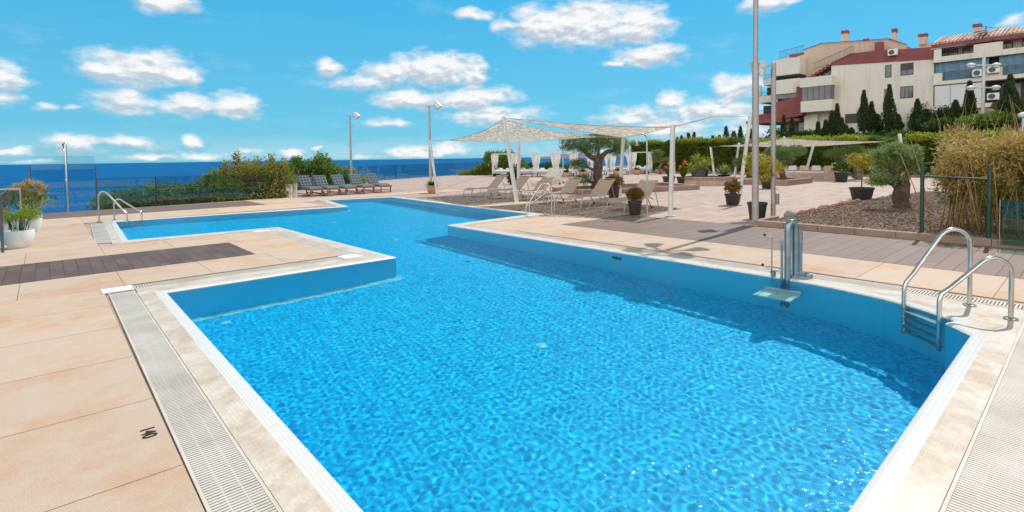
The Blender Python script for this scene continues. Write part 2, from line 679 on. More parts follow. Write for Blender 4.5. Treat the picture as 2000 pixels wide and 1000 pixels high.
def sheet(name, outer, holes, z, m, parent=None):
    loops = [[Vector((x, y, z)) for x, y in outer]] + [[Vector((x, y, z)) for x, y in h] for h in holes]
    tris = tessellate_polygon(loops)
    vs = [p for l in loops for p in l]
    me = bpy.data.meshes.new(name)
    me.from_pydata([tuple(v) for v in vs], [], [tuple(t) for t in tris])
    me.update()
    if len(me.polygons) and sum(p.normal.z * p.area for p in me.polygons) < 0:
        me.flip_normals()
    return link(name, me, m, parent)


def quads_mesh(name, P, m, parent=None):
    """P: (N,4,3) numpy array of leaf quads"""
    N = len(P)
    me = bpy.data.meshes.new(name)
    me.vertices.add(N * 4)
    me.vertices.foreach_set('co', P.reshape(-1).astype(np.float32))
    me.loops.add(N * 4)
    me.loops.foreach_set('vertex_index', np.arange(N * 4, dtype=np.int32))
    me.polygons.add(N)
    me.polygons.foreach_set('loop_start', np.arange(0, N * 4, 4, dtype=np.int32))
    me.polygons.foreach_set('loop_total', np.full(N, 4, dtype=np.int32))
    me.update(calc_edges=True)
    if parent is not None and False:
        pass
    return link(name, me, m, parent)


def unit(a):
    return a / np.maximum(np.linalg.norm(a, axis=1, keepdims=True), 1e-9)


def leaves(pts, axis, L, Wd, jitter=0.3):
    """diamond leaves at pts pointing along axis (N,3)"""
    n = len(pts)
    ax = unit(axis)
    s = unit(np.cross(ax, RNG.normal(size=(n, 3))))
    l = (L * (1 + jitter * RNG.uniform(-1, 1, (n, 1))))
    w = (Wd * (1 + jitter * RNG.uniform(-1, 1, (n, 1))))
    bend = np.cross(ax, s) * l * 0.12
    a = pts
    b = pts + ax * l * 0.45 + s * w * 0.5 + bend
    c = pts + ax * l
    d = pts + ax * l * 0.45 - s * w * 0.5 + bend
    return np.stack([a, b, c, d], 1)


def blob_pts(blobs, n, shell=0.45, lump=0.25):
    """points spread through ellipsoids; returns pts, outward"""
    wts = np.array([b[1][0] * b[1][1] + b[1][1] * b[1][2] + b[1][0] * b[1][2] for b in blobs])
    wts = wts / wts.sum()
    cnt = RNG.multinomial(n, wts)
    P, O = [], []
    for (c, r), k in zip(blobs, cnt):
        d = unit(RNG.normal(size=(k, 3)))
        ph = RNG.uniform(0, 6, 3)
        l = 1 + lump * (np.sin(d[:, 0] * 5 + ph[0]) * np.sin(d[:, 1] * 5 + ph[1]) + 0.6 * np.sin(d[:, 2] * 9 + ph[2]) * np.sin(d[:, 0] * 8))
        rr = RNG.uniform(0, 1, k) ** shell * l
        p = d * np.array(r) * rr[:, None]
        P.append(p + np.array(c))
        O.append(unit(d / np.array(r)))
    return np.concatenate(P), np.concatenate(O)


def crown(name, blobs, n, L, Wd, m, parent=None, shell=0.4, lump=0.25, upw=0.3, rnd=0.9):
    p, o = blob_pts(blobs, n, shell, lump)
    ax = o + RNG.normal(size=p.shape) * rnd + np.array([0, 0, upw])
    return quads_mesh(name, leaves(p, ax, L, Wd), m, parent)


M = {}
M['paver'] = tilemat('paver', (.39, .26, .20), (.49, .35, .285), (.24, .16, .125), 0.62, 0.31, 0.012, 0.75, 0.2, stain=(.40, .27, .21), stain_scale=0.7, stain_amt=0.45, noise_bump=.2, stain2=(.62, .50, .42))
M['slab'] = tilemat('slab', (.575, .42, .31), (.60, .45, .33), (.5, .35, .25), 40, 40, 0.0, 0.85, 0.0, stain=(.58, .285, .15), stain_scale=0.9, stain_amt=0.8, noise_bump=.3, stain2=(.64, .54, .44), lo=.47, hi=.66, isl=.10)
M['joint'] = mat('joint', (.24, .155, .11), 0.9)
M['dark_tile'] = tilemat('dark_tile', (.085, .05, .04), (.145, .085, .07), (.05, .035, .03), 0.6, 0.16, 0.006, 0.7, 0.3, rot=PI / 2, stain=(.17, .10, .08), stain_scale=5, stain_amt=0.4, noise_bump=.25)
M['plank'] = tilemat('plank', (.165, .10, .076), (.205, .13, .10), (.07, .04, .03), 1.9, 0.215, 0.007, 0.6, 0.35, stain=(.25, .165, .13), stain_scale=1.2, stain_amt=0.35, noise_bump=.2)
M['mosaic_white'] = None
M['white_plastic'] = mat('white_plastic', (.66, .58, .50), 0.5, var=(.54, .46, .38), vscale=2.5)
M['steel'] = mat('steel', (.62, .60, .57), 0.22, 1.0, var=(.5, .47, .43), vscale=6, bump=.05, bscale=120)
M['grey_metal'] = mat('grey_metal', (.42, .39, .35), 0.45, 0.3, var=(.36, .33, .30), vscale=3)
M['white_metal'] = mat('white_metal', (.68, .66, .62), 0.4, 0.0, var=(.58, .56, .52), vscale=3)
M['cream'] = streaky('cream', (.80, .73, .63), (.74, .67, .57), (.60, .52, .42))
M['pinkcream'] = streaky('pinkcream', (.66, .50, .39), (.60, .45, .35), (.46, .34, .26))
M['maroon'] = mat('maroon', (.30, .085, .085), 0.8, var=(.24, .065, .068), vscale=0.8)
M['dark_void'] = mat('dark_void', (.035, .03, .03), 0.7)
M['window_glass'] = mat('window_glass', (.05, .06, .07), 0.12, spec=0.8, var=(.10, .11, .12), vscale=1.2)
M['shutter'] = mat('shutter', (.075, .055, .05), 0.6)
M['soil'] = mat('soil', (.07, .045, .03), 0.95, var=(.12, .08, .055), vscale=14, bump=.5, bscale=30)
M['pot_black'] = mat('pot_black', (.016, .015, .015), 0.45, var=(.03, .028, .027), vscale=6)
M['pot_grey'] = mat('pot_grey', (.11, .105, .10), 0.6, var=(.08, .075, .07), vscale=5)
M['terracotta'] = mat('terracotta', (.50, .30, .20), 0.85, var=(.42, .25, .165), vscale=9)
M['pot_white'] = mat('pot_white', (.80, .78, .75), 0.4)
M['bark'] = mat('bark', (.16, .10, .072), 0.9, var=(.075, .045, .035), vscale=9, bump=1.0, bscale=22)
M['bark_grey'] = mat('bark_grey', (.22, .17, .14), 0.9, var=(.10, .07, .055), vscale=9, bump=1.0, bscale=22)
M['stem'] = mat('stem', (.20, .16, .07), 0.8)


def leafmat(n, a, b, c, tr=0.28, vs=1.5):
    M[n] = mat(n, a, 0.55, var=b, vscale=vs, island=c, trans=tr, spec=0.25)


leafmat('leaf_dark', (.035, .075, .018), (.06, .11, .025), (.02, .045, .012))
leafmat('leaf_mid', (.07, .13, .022), (.12, .19, .03), (.04, .08, .015))
leafmat('leaf_lime', (.34, .40, .045), (.48, .46, .06), (.22, .29, .03))
leafmat('leaf_yellow', (.38, .36, .04), (.24, .31, .035), (.50, .32, .03))
leafmat('leaf_pine', (.20, .29, .10), (.29, .38, .14), (.11, .17, .06), vs=3)
leafmat('leaf_olive', (.21, .30, .095), (.12, .18, .05), (.36, .46, .17), vs=3)
leafmat('leaf_hedge', (.18, .24, .035), (.26, .31, .045), (.08, .13, .02), vs=0.8, tr=.4)
leafmat('leaf_cypress', (.07, .115, .038), (.11, .155, .05), (.03, .055, .02), vs=1.5, tr=.15)
leafmat('leaf_bamboo', (.44, .30, .08), (.29, .27, .06), (.60, .43, .17), vs=2.5, tr=.3)
leafmat('leaf_bamboo_green', (.28, .27, .06), (.38, .30, .07), (.16, .19, .04), vs=2)
leafmat('leaf_red', (.30, .11, .03), (.24, .17, .03), (.38, .10, .03), vs=3)
leafmat('leaf_brownish', (.20, .15, .04), (.12, .13, .03), (.26, .13, .04), vs=3)
leafmat('flower_orange', (.75, .10, .02), (.7, .14, .03), (.8, .2, .03))
leafmat('plume', (.62, .40, .10), (.70, .50, .16), (.52, .30, .10), tr=.3)
M['bamboo_cane'] = mat('bamboo_cane', (.42, .23, .09), 0.6, var=(.28, .15, .06), vscale=6)

# ------------------------------------------------------------------ pool
POOL = [(1.02, .72), (5.94, .72), (6.2, .93), (6.36, .88), (6.6, 1.2), (6.78, 1.55), (6.93, 2.1), (7.0, 2.7), (7.1, 10.3),
        (10.15, 10.55), (10.37, 14.25), (10.85, 19.8), (8.3, 20.35), (7.65, 17.0), (4.15, 17.5), (1.38, 17.7),
        (1.22, 13.2), (4.13, 13.02), (4.2, 7.57), (1.06, 7.57)]
POOL_D = 1.4
WATER_Z = -0.006


def inside(x, y, poly=POOL):
    c = False
    n = len(poly)
    j = n - 1
    for i in range(n):
        xi, yi = poly[i]
        xj, yj = poly[j]
        if (yi > y) != (yj > y) and x < (xj - xi) * (y - yi) / (yj - yi) + xi:
            c = not c
        j = i
    return c


# mosaic of small blue glass tiles
m = bpy.data.materials.new('blue_mosaic')
m.use_nodes = True
nt = m.node_tree
b = nt.nodes['Principled BSDF']
b.inputs['Roughness'].default_value = 0.45
tcn = nt.nodes.new('ShaderNodeTexCoord')
vm_ = nt.nodes.new('ShaderNodeVectorMath')
vm_.operation = 'SCALE'
vm_.inputs['Scale'].default_value = 1 / 0.03
nt.links.new(tcn.outputs['Object'], vm_.inputs[0])
fl = nt.nodes.new('ShaderNodeVectorMath')
fl.operation = 'FLOOR'
nt.links.new(vm_.outputs[0], fl.inputs[0])
wnn = nt.nodes.new('ShaderNodeTexWhiteNoise')
wnn.noise_dimensions = '3D'
nt.links.new(fl.outputs[0], wnn.inputs['Vector'])
cr = nt.nodes.new('ShaderNodeValToRGB')
cr.color_ramp.elements[0].color = (.0, .32, .65, 1)
cr.color_ramp.elements[1].color = (.0, .65, .97, 1)
e = cr.color_ramp.elements.new(0.5)
e.color = (.0, .49, .85, 1)
nt.links.new(wnn.outputs['Value'], cr.inputs[0])
nt.links.new(cr.outputs[0], b.inputs['Base Color'])
M['blue_mosaic'] = m
M['wall_mosaic_lit'] = tilemat('wall_mosaic_lit', (.0, .77, .98), (.005, .83, 1.0), (.0, .60, .85), .03, .03, .003, .4, .1, offset=0, axis='XZ')  # lighter than the floor: bounce light missing underwater is put into the colour
M['cove_tile'] = mat('cove_tile', (.40, .80, .90), 0.5, var=(.30, .72, .86), vscale=12)

pool = thing('swimming_pool', None, None)
tag(pool, kind='structure')
n = len(POOL)
mb = MB()
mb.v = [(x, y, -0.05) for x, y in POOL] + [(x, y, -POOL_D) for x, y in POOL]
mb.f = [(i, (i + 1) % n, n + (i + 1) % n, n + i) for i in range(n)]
shell = mb.build('pool_wall', M['wall_mosaic_lit'], pool)
floor_ = sheet('pool_floor', POOL, [], -POOL_D, M['blue_mosaic'], pool)
inner = offset_poly(POOL, -0.11)
mb = MB()
mb.v = [(x, y, -POOL_D + 0.09) for x, y in offset_poly(POOL, -0.004)] + [(x, y, -POOL_D + 0.006) for x, y in inner]
mb.f = [(i, (i + 1) % n, n + (i + 1) % n, n + i) for i in range(n) if i in (10, 11, 12, 13, 14, 15, 16, 17, 18, 19)]
cove = mb.build('cove_tile', M['cove_tile'], pool)
for (x, y) in [(1.62, 7.2), (4.09, 4.13), (5.92, 10.62), (5.99, 9.7), (6.26, 9.27), (5.76, 7.7), (6.1, 14.5), (3.0, 15.3)]:
    d = MB().lathe([(0.0, 0.012), (0.04, 0.012), (0.055, 0.008), (0.06, 0.0)], (x, y, -POOL_D + .004), 20).build('floor_inlet', M['pot_grey'] if x == 5.76 else M['cove_tile'], pool, True)
    d.cycles.is_caustics_receiver = True
for (x, y, nx, ny) in [(7.035, 5.3, -1, 0)]:
    MB().obox((x + nx * .012, y + ny * .012, -.42), (nx, ny, 0), (-ny, nx, 0), (0, 0, 1), .012, .09, .09).build('skimmer_inlet', M['pot_grey'], pool)
for o in (shell, floor_, cove):
    o.cycles.is_caustics_receiver = True

# water surface, real waves
m = bpy.data.materials.new('pool_water')
m.use_nodes = True
nt = m.node_tree
nt.nodes.clear()
out = nt.nodes.new('ShaderNodeOutputMaterial')
gl = nt.nodes.new('ShaderNodeBsdfRefraction')
gl.inputs['IOR'].default_value = 1.33
gl.inputs['Roughness'].default_value = 0
gl.inputs['Color'].default_value = (.74, .985, 1, 1)
gs = nt.nodes.new('ShaderNodeBsdfGlossy')
gs.inputs['Roughness'].default_value = 0.09
# wind ruffle too fine for the mesh: only seen in the mirror reflection
tcw = nt.nodes.new('ShaderNodeTexCoord')
nw = nt.nodes.new('ShaderNodeTexNoise')
nw.inputs['Scale'].default_value = 16
nw.inputs['Detail'].default_value = 3
nw.inputs['Roughness'].default_value = 0.6
nt.links.new(tcw.outputs['Object'], nw.inputs['Vector'])
nb = nt.nodes.new('ShaderNodeTexNoise')
nb.inputs['Scale'].default_value = .5
nt.links.new(tcw.outputs['Object'], nb.inputs['Vector'])
nbm = nt.nodes.new('ShaderNodeMapRange')
nbm.inputs['From Min'].default_value = .35
nbm.inputs['From Max'].default_value = .65
nbm.inputs['To Min'].default_value = .35
nbm.inputs['To Max'].default_value = 1.0
nt.links.new(nb.outputs['Fac'], nbm.inputs['Value'])
bw = nt.nodes.new('ShaderNodeBump')
bw.inputs['Distance'].default_value = .02
nt.links.new(nbm.outputs[0], bw.inputs['Strength'])
nt.links.new(nw.outputs['Fac'], bw.inputs['Height'])
nt.links.new(bw.outputs[0], gs.inputs['Normal'])
fr = nt.nodes.new('ShaderNodeFresnel')
fr.inputs[0].default_value = 1.33
sc1 = nt.nodes.new('ShaderNodeMath')
sc1.operation = 'MULTIPLY'
sc1.inputs[1].default_value = 0.34
nt.links.new(fr.outputs[0], sc1.inputs[0])
mx = nt.nodes.new('ShaderNodeMixShader')
nt.links.new(sc1.outputs[0], mx.inputs[0])
nt.links.new(gl.outputs[0], mx.inputs[1])
nt.links.new(gs.outputs[0], mx.inputs[2])
nt.links.new(mx.outputs[0], out.inputs[0])
M['pool_water'] = m


def nearest_edge(x, y):
    best = (1e9, x, y)
    for i in range(len(POOL)):
        ax, ay = POOL[i - 1]
        bx, by = POOL[i]
        dx, dy = bx - ax, by - ay
        t = max(0, min(1, ((x - ax) * dx + (y - ay) * dy) / (dx * dx + dy * dy)))
        px, py = ax + t * dx, ay + t * dy
        d = (px - x) ** 2 + (py - y) ** 2
        if d < best[0]:
            best = (d, px, py)
    return best


def water_mesh():
    """fine grid near the viewer, coarser in the far arms; real ripples. The sheet is extended unseen under the lip for the sunlight near the walls."""
    WP = offset_poly(POOL, 0.235)  # unseen rim added so refracted sun reaches the floor beside the walls
    rs = random.Random(3)
    waves = []
    for q in range(40):
        wl_ = rs.uniform(.042, .10) if q > 7 else rs.uniform(.16, .34)
        th = rs.gauss(0.9, 1.1)
        k_ = 2 * PI / wl_
        waves.append((k_ * math.cos(th), k_ * math.sin(th), rs.uniform(0, 6.28), (.0023 if q > 7 else .0024) / k_, wl_))
    vs, fs = [], []
    for (y0, y1, st) in ((.47, 7.9, .0135), (7.9, 20.7, .032)):
        x0 = .76
        nx = int(10.4 / st) + 2
        ny = int(round((y1 - y0) / st))
        st_y = (y1 - y0) / ny
        gx = x0 + np.arange(nx + 1) * st
        gy = y0 + np.arange(ny + 1) * st_y
        ins = np.zeros((ny + 1, nx + 1), bool)
        X, Y = np.meshgrid(gx, gy)
        jx, jy = WP[-1]
        for (ax, ay) in WP:
            cond = ((ay > Y) != (jy > Y))
            with np.errstate(divide='ignore', invalid='ignore'):
                xc = (jx - ax) * (Y - ay) / ((jy - ay) if jy != ay else 1e-9) + ax
            ins ^= cond & (X < xc)
            jx, jy = ax, ay
        cell = ins[:-1, :-1] & ins[1:, :-1] & ins[:-1, 1:] & ins[1:, 1:]
        use = np.zeros_like(ins)
        use[:-1, :-1] |= cell
        use[1:, :-1] |= cell
        use[:-1, 1:] |= cell
        use[1:, 1:] |= cell
        idx = -np.ones(ins.shape, int)
        idx[use] = np.arange(use.sum()) + len(vs)
        P = np.stack([X[use], Y[use]], 1)
        out_ = ~ins[use]
        vs += [tuple(p) for p in P]
        c = np.argwhere(cell)
        fs += [(idx[a, b_], idx[a, b_ + 1], idx[a + 1, b_ + 1], idx[a + 1, b_]) for a, b_ in c]
    V = np.array(vs)
    z = np.full(len(V), WATER_Z)
    calm = 1 / (1 + np.exp((V[:, 1] - 7.8) * 1.6))
    for kx, ky, ph, a, wl_ in waves:
        m_ = calm if wl_ < .12 else 1.0
        z += m_ * a * np.sin(V[:, 0] * kx + V[:, 1] * ky + ph + 0.8 * np.sin(V[:, 0] * .9 + ph) + .8 * np.sin(V[:, 1] * .7))
    me = bpy.data.meshes.new('pool_water')
    me.from_pydata([(x, y, q) for (x, y), q in zip(vs, z)], [], [tuple(int(v) for v in f) for f in fs])
    me.update()
    return me


water = link('pool_water', water_mesh(), M['pool_water'], None, True)
tag(water, kind='structure')
water.cycles.is_caustics_caster = True

# coping: mosaic band with raised round lip
m = tilemat('mosaic_coping', (.66, .57, .48), (.72, .63, .53), (.60, .50, .40), 0.045, 0.022, 0.0022, 0.4, 0.2, offset=0.0,
            rot=PI / 2, stain=(.46, .29, .17), stain_scale=2.6, stain_amt=0.8, stain2=(.50, .35, .22), lo=.44, hi=.62)
M['coping'] = m
M['lip'] = tilemat('mosaic_lip', (.70, .66, .61), (.76, .71, .66), (.58, .53, .48), 0.03, 0.022, 0.002, 0.3, 0.15, offset=0.0, rot=PI / 2)
prof = [(0.0, -0.05), (0.0, 0.0), (0.012, 0.012), (0.035, 0.02), (0.07, 0.02), (0.11, 0.014)]


def ring(prof, name, m, parent=None, smooth=True):
    mb = MB()
    rings_ = [offset_poly(POOL, d) for d, z in prof]
    for q, (d, z) in zip(rings_, prof):
        mb.v += [(x, y, z) for x, y in q]
    for r_ in range(len(prof) - 1):
        for i in range(n):
            j = (i + 1) % n
            mb.f.append((r_ * n + i, r_ * n + j, (r_ + 1) * n + j, (r_ + 1) * n + i))
    return mb.build(name, m, parent, smooth, 40)


coping = thing('pool_coping', None, None)
tag(coping, kind='structure')
ring(prof, 'coping_lip', M['lip'], coping)
ring([(0.11, 0.014), (0.19, 0.008), (0.27, 0.003), (0.275, -0.02)], 'coping_band', M['coping'], coping)

o = sheet('wide_mosaic', [(.80, 7.6), (3.93, 7.6), (3.93, 8.10), (.80, 8.10)], [], -.001, M['coping'], coping)
o = sheet('wide_mosaic', [(5.2, .445), (7.29, .445), (7.30, 1.2), (7.35, 3.2), (7.2, 3.2), (6.85, 1.45), (6.45, .75), (6.2, .70), (5.9, .5)], [], -.001, M['coping'], coping)
# ------------------------------------------------------------------ ground sheets
hole = offset_poly(POOL, 0.26)
TERR = [(-12, -9), (46, -30), (52, 47), (36, 43.7), (25.5, 39.3), (20.7, 37.2), (16.4, 34.7), (10, 28.4), (7.65, 23.45), (1.3, 22.85),
        (-.75, 22.75), (-.75, 13.1), (-12, 13.1)]
t = sheet('terrace_paving', TERR, [hole], -0.012, M['paver'])
tag(t, kind='structure')


def slabs(name, x0, x1, y0, y1, dx, dy, m, ox=0, oy=0, gap=.008, z=0.0):
    mb = MB()
    xs = [x0] + [v for v in np.arange(ox, x1, dx) if v > x0 + .05] + [x1] if dx else [x0, x1]
    ys = [y0] + [v for v in np.arange(oy, y1, dy) if v > y0 + .05] + [y1] if dy else [y0, y1]
    for a, b_ in zip(xs[:-1], xs[1:]):
        for c, d_ in zip(ys[:-1], ys[1:]):
            mb.box(a + gap / 2, b_ - gap / 2, c + gap / 2, d_ - gap / 2, -.0105, z)
    o = mb.build(name, m)
    tag(o, kind='structure')
    sh = MB().box(x0, x1, y0, y1, -.03, -.003).build(name + '_joints', M['joint'], o)
    return o


slabs('concrete_deck', -10, .497, -6, 8.42, 0, 1.05, M['slab'], oy=-5.2)
slabs('concrete_deck', -10, 3.86, 8.42, 9.62, 1.03, 0, M['slab'], ox=-8.54)
slabs('dark_tile_strip', -10, 2.65, 9.62, 11.4, 0, 0, M['dark_tile'], z=0.003)
slabs('concrete_deck', 2.65, 3.86, 9.62, 11.4, 0, 0, M['slab'])
slabs('concrete_deck', -10, 3.86, 11.4, 12.76, 1.03, 0, M['slab'], ox=-8.54)
slabs('concrete_deck', -.75, .72, 12.76, 20.2, 0, 2.6, M['slab'], oy=12.7)
slabs('concrete_deck', .72, 7.3, 18.0, 20.2, 2.6, 0, M['slab'], ox=-1)
slabs('plank_strip', -.7, 6.0, 20.2, 22.7, 0, 0, M['plank'], z=0.003)
slabs('concrete_deck', 6.0, 7.95, 20.2, 23.3, 0, 0, M['slab'])
slabs('concrete_deck', 7.95, 15.5, 20.75, 22.1, 2.4, 0, M['slab'], ox=0)
slabs('concrete_deck', 7.66, 9.05, -6, 8.45, 0, 1.3, M['slab'], oy=-5.75)
slabs('concrete_deck', 7.4, 10.6, 8.45, 9.95, 0, 0, M['slab'])
slabs('plank_deck', 9.05, 11.75, -8, 8.45, 0, 0, M['plank'], z=0.003)
slabs('concrete_deck', .5, 7.66, -6, .12, 1.5, 0, M['slab'], ox=0)
# cream strip across the pebble carpet
cp = sheet('pebble_carpet', [(10.72, 18.5), (10.5, 14.0), (10.45, 10.8), (10.0, 10.0), (10.6, 8.5), (14.3, 8.5), (14.6, 9.8), (13.7, 13.5), (13.2, 17.9)], [], 0.002, None)
m = bpy.data.materials.new('pebble_carpet')
m.use_nodes = True
nt = m.node_tree
b = nt.nodes['Principled BSDF']
b.inputs['Roughness'].default_value = .9
tcn = nt.nodes.new('ShaderNodeTexCoord')
vo = nt.nodes.new('ShaderNodeTexVoronoi')
vo.inputs['Scale'].default_value = 13
nt.links.new(tcn.outputs['Object'], vo.inputs['Vector'])
cr = nt.nodes.new('ShaderNodeValToRGB')
cr.color_ramp.elements[0].color = (.13, .075, .05, 1)
cr.color_ramp.elements[1].color = (.50, .36, .27, 1)
sp_ = nt.nodes.new('ShaderNodeSeparateColor')
nt.links.new(vo.outputs['Color'], sp_.inputs[0])
nt.links.new(sp_.outputs[0], cr.inputs[0])
nt.links.new(cr.outputs[0], b.inputs['Base Color'])
bp = nt.nodes.new('ShaderNodeBump')
bp.invert = True
bp.inputs['Strength'].default_value = .8
bp.inputs['Distance'].default_value = .03
nt.links.new(vo.outputs['Distance'], bp.inputs['Height'])
nt.links.new(bp.outputs[0], b.inputs['Normal'])
cp.data.materials.append(m)
tag(cp, kind='structure')
c2 = sheet('carpet_crossing', [(10.7, 13.95), (10.62, 13.3), (12.7, 13.2), (12.9, 14.0)], [], 0.006, M['slab'])
tag(c2, kind='structure')

# drainage lines of the far plaza
mb = MB()
A_, B_ = Vector((14.6, 10.85)), Vector((32.5, 9.45))
d_ = (B_ - A_).normalized()
p_ = Vector((-d_.y, d_.x))
for k, (w0, w1) in enumerate(((-.09, .05),)):
    mb.add([(*(A_ + p_ * w0), -.007), (*(B_ + p_ * w0), -.007), (*(B_ + p_ * w1), -.007), (*(A_ + p_ * w1), -.007)], [(0, 1, 2, 3)])
    # edge strip
o = mb.build('pale_paving_line', M['white_plastic'])
tag(o, kind='structure')
mb = MB()
mb.add([(*(A_ + p_ * .055), -.007), (*(B_ + p_ * .055), -.007), (*(B_ + p_ * .10), -.007), (*(A_ + p_ * .10), -.007)], [(0, 1, 2, 3)])
A2, B2 = Vector((14.2, 17.2)), Vector((25.0, 31.0))
o = mb.build('drain_slot', M['dark_void'])
tag(o, kind='structure')
mb = MB()
for (A2, B2) in (((13.4, 20.9), (26.5, 34.0)), ((13.3, 14.6), (18.2, 14.05))):
    A2, B2 = Vector(A2), Vector(B2)
    d_ = (B2 - A2).normalized()
    p_ = Vector((-d_.y, d_.x)) * .03
    mb.add([(*(A2 - p_), -.007), (*(B2 - p_), -.007), (*(B2 + p_), -.007), (*(A2 + p_), -.007)], [(0, 1, 2, 3)])
o = mb.build('drain_slot', M['joint'])
tag(o, kind='structure')


# overflow gratings round the pool: white slats over a dark gutter
def grating(name, a, b_, w, label, pitch=.024, slat=.0165):
    a, b_ = Vector(a), Vector(b_)
    d = (b_ - a)
    L = d.length
    d.normalize()
    pn = Vector((-d.y, d.x))
    t = thing(name, label, 'drain grating', ((a.x), (a.y), 0), math.atan2(d.y, d.x), 'white overflow gratings round the pool')
    MB().box(0, L, 0, w, -.0112, -.004).build('gutter', M['dark_void'], t)
    MB().box(0, L, -.006, .010, -.0113, .0045).box(0, L, w - .010, w + .006, -.0113, .0045).build('edge_strip', M['white_plastic'], t)
    mb = MB()
    x = 0.004
    k = 0
    while x < L - slat:
        mb.box(x, x + slat, .011, w - .011, -.003, .003)
        x += pitch + (.002 if k % 24 == 23 else 0)
        k += 1
    for q in (0.33, 0.66):
        mb.box(0, L, w * q - .004, w * q + .004, -.0035, .0005)
    mb.build('slats', M['white_plastic'], t)
    return t


grating('drain_grating', (.722, -3.0), (.778, 8.02), .245, 'long white slatted grating along the near left pool edge, beside the black number')
grating('drain_grating', (.80, 8.10), (3.95, 8.10), .22, 'white slatted grating behind the near far-side lip, below the dark tile strip', .03, .016)
g = grating('drain_grating', (7.50, .5), (7.60, 9.6), .215, 'slatted grating along the right pool edge, passing behind the pool lift', .03, .016)
g = grating('drain_grating', (1.0, .165), (8.2, .165), .275, 'wide slatted grating along the near right pool edge, in the bottom right corner')
g = grating('drain_grating', (.935, 13.2), (1.09, 17.6), .24, 'short white grating at the end of the far inlet, before the ladder', .03, .018)
g = grating('drain_grating', (3.9, 8.4), (3.9, 12.75), .22, 'white grating along the end of the concrete peninsula', .03, .018)
for (x0, x1, y0, y1) in ((.47, .79, 8.05, 8.34), (3.55, 3.87, 8.04, 8.34), (3.45, 3.8, 12.5, 12.74)):
    o = MB().box(x0, x1, y0, y1, .0, .012).build('drain_cover', M['pot_white'])
    tag(o, {.47: 'white corner cover plate at the near left pool corner', 3.55: 'white cover plate near the front tip of the concrete peninsula', 3.45: 'white cover plate at the back corner of the concrete peninsula'}[x0], 'drain cover', 'white drain corner covers')

# depth number painted on the concrete
cu = bpy.data.curves.new('depth_number', 'FONT')
cu.body = '140'
cu.size = 0.105
cu.extrude = 0.0015
cu.align_x = 'CENTER'
tmp = bpy.data.objects.new('tmp_text', cu)
COL.objects.link(tmp)
bpy.context.view_layer.update()
dg = bpy.context.evaluated_depsgraph_get()
me = bpy.data.meshes.new_from_object(tmp.evaluated_get(dg))
bpy.data.objects.remove(tmp)
o = link('depth_number', me, M['pot_black'])
o.location = (.37, 3.72, .0035)
o.rotation_euler = (0, 0, -PI / 2)
o.scale = (.95, 1.0, 1)
tag(o, 'black number 140 on the concrete beside the left grating', 'depth marking')

# ------------------------------------------------------------------ ladders, lift
def ladder(loc, ang, label, width=.46, reach=.66, top=.81, down=-.95, low=1, low_top=.60):
    """local +X points to the pool; feet at x=0, rails at y=+-width/2"""
    t = thing('pool_ladder', label, 'ladder', loc, ang, 'steel pool ladders')
    for s in (-1, 1):
        y = s * width / 2
        top_ = top
        if s == low:
            top = low_top
        pts = [(0, y, 0.0), (0, y, .2), (0, y, top - .22)]
        for k in range(1, 9):
            a = PI * .78 * k / 8
            r_ = .17
            pts.append((r_ - r_ * math.cos(a), y, top - .22 + .055 + r_ * .97 * math.sin(a)))
        ex, ez = pts[-1][0], pts[-1][2]
        for k in range(1, 5):
            f_ = k / 5
            pts.append((ex + (reach - .02 - ex) * f_, y, ez + (.26 - ez) * f_))
        top = top_
        pts += [(reach - .012, y, .265), (reach, y, .23), (reach + .01, y, .18), (reach + .01, y, down)]
        r_ = MB().tube(pts, .021, 14).build('rail', M['steel'], t, True, 60)
        MB().lathe([(.055, 0), (.055, .008), (.03, .018), (.022, .02)], (0, y, .016), 20).build('foot_plate', M['steel'], r_, True, 40)
        r_.cycles.is_caustics_receiver = True
    for z in (-.12, -.36, -.60, -.84):
        st = MB().box(reach - .03, reach + .05, -width / 2, width / 2, z - .012, z + .012).build('step', M['steel'], t, bevel=.004)
        st.cycles.is_caustics_receiver = True
    return t


A45 = math.atan2(.65, -.70)
ladder((6.955, .705, -.012), A45, 'large steel ladder in the near right pool corner')
ladder((1.22, 18.12, -.012), math.atan2(-.77, .64), 'steel ladder at the end of the far left inlet', reach=.85, top=.84)
ladder((10.62, 10.2, -.012), math.atan2(.83, -.56), 'steel ladder at the far right, in front of the pale loungers', reach=.72, top=.88, low=-1)

M['steel_blue'] = mat('steel_blue', (.30, .37, .38), 0.32, 0.9, var=(.22, .28, .29), vscale=8)
lift = thing('pool_lift', 'steel pool lift with a white seat just under the water at the right pool edge', 'pool lift', (7.06, 2.59, 0))
st = M['steel_blue']
MB().tube([(-.05, .028, -1.25), (-.05, .028, .62), (-.045, .026, .69), (-.02, .012, .735), (.02, -.008, .735), (.045, -.022, .68), (.05, -.026, .60), (.05, -.026, .0), (.05, -.026, -.02)], .040, 16).build('column', st, lift, True, 60)
MB().tube([(-.10, .08, .50), (-.10, .08, -1.2)], .016, 14).build('piston', st, lift, True, 60)
MB().box(.055, .085, -.10, -.04, .02, .62).build('guide_rail', st, lift, bevel=.004)
MB().box(-.03, .24, -.17, .02, .002, .05).box(.03, .12, -.14, -.01, .05, .10).tube([(.1, -.17, .09), (.1, .03, .09)], .012, 8).build('mount', st, lift, bevel=.003)
v_ = MB().tube([(-.06, .22, -.3), (-.06, .22, .52)], .009, 8).tube([(-.06, .22, .52), (-.06, .30, .53)], .008, 8).tube([(-.06, .22, .09), (-.06, .14, .09)], .008, 8).tube([(-.06, .22, .10), (-.05, .33, .13)], .008, 8).build('valve_rod', M['grey_metal'], lift, True, 60)
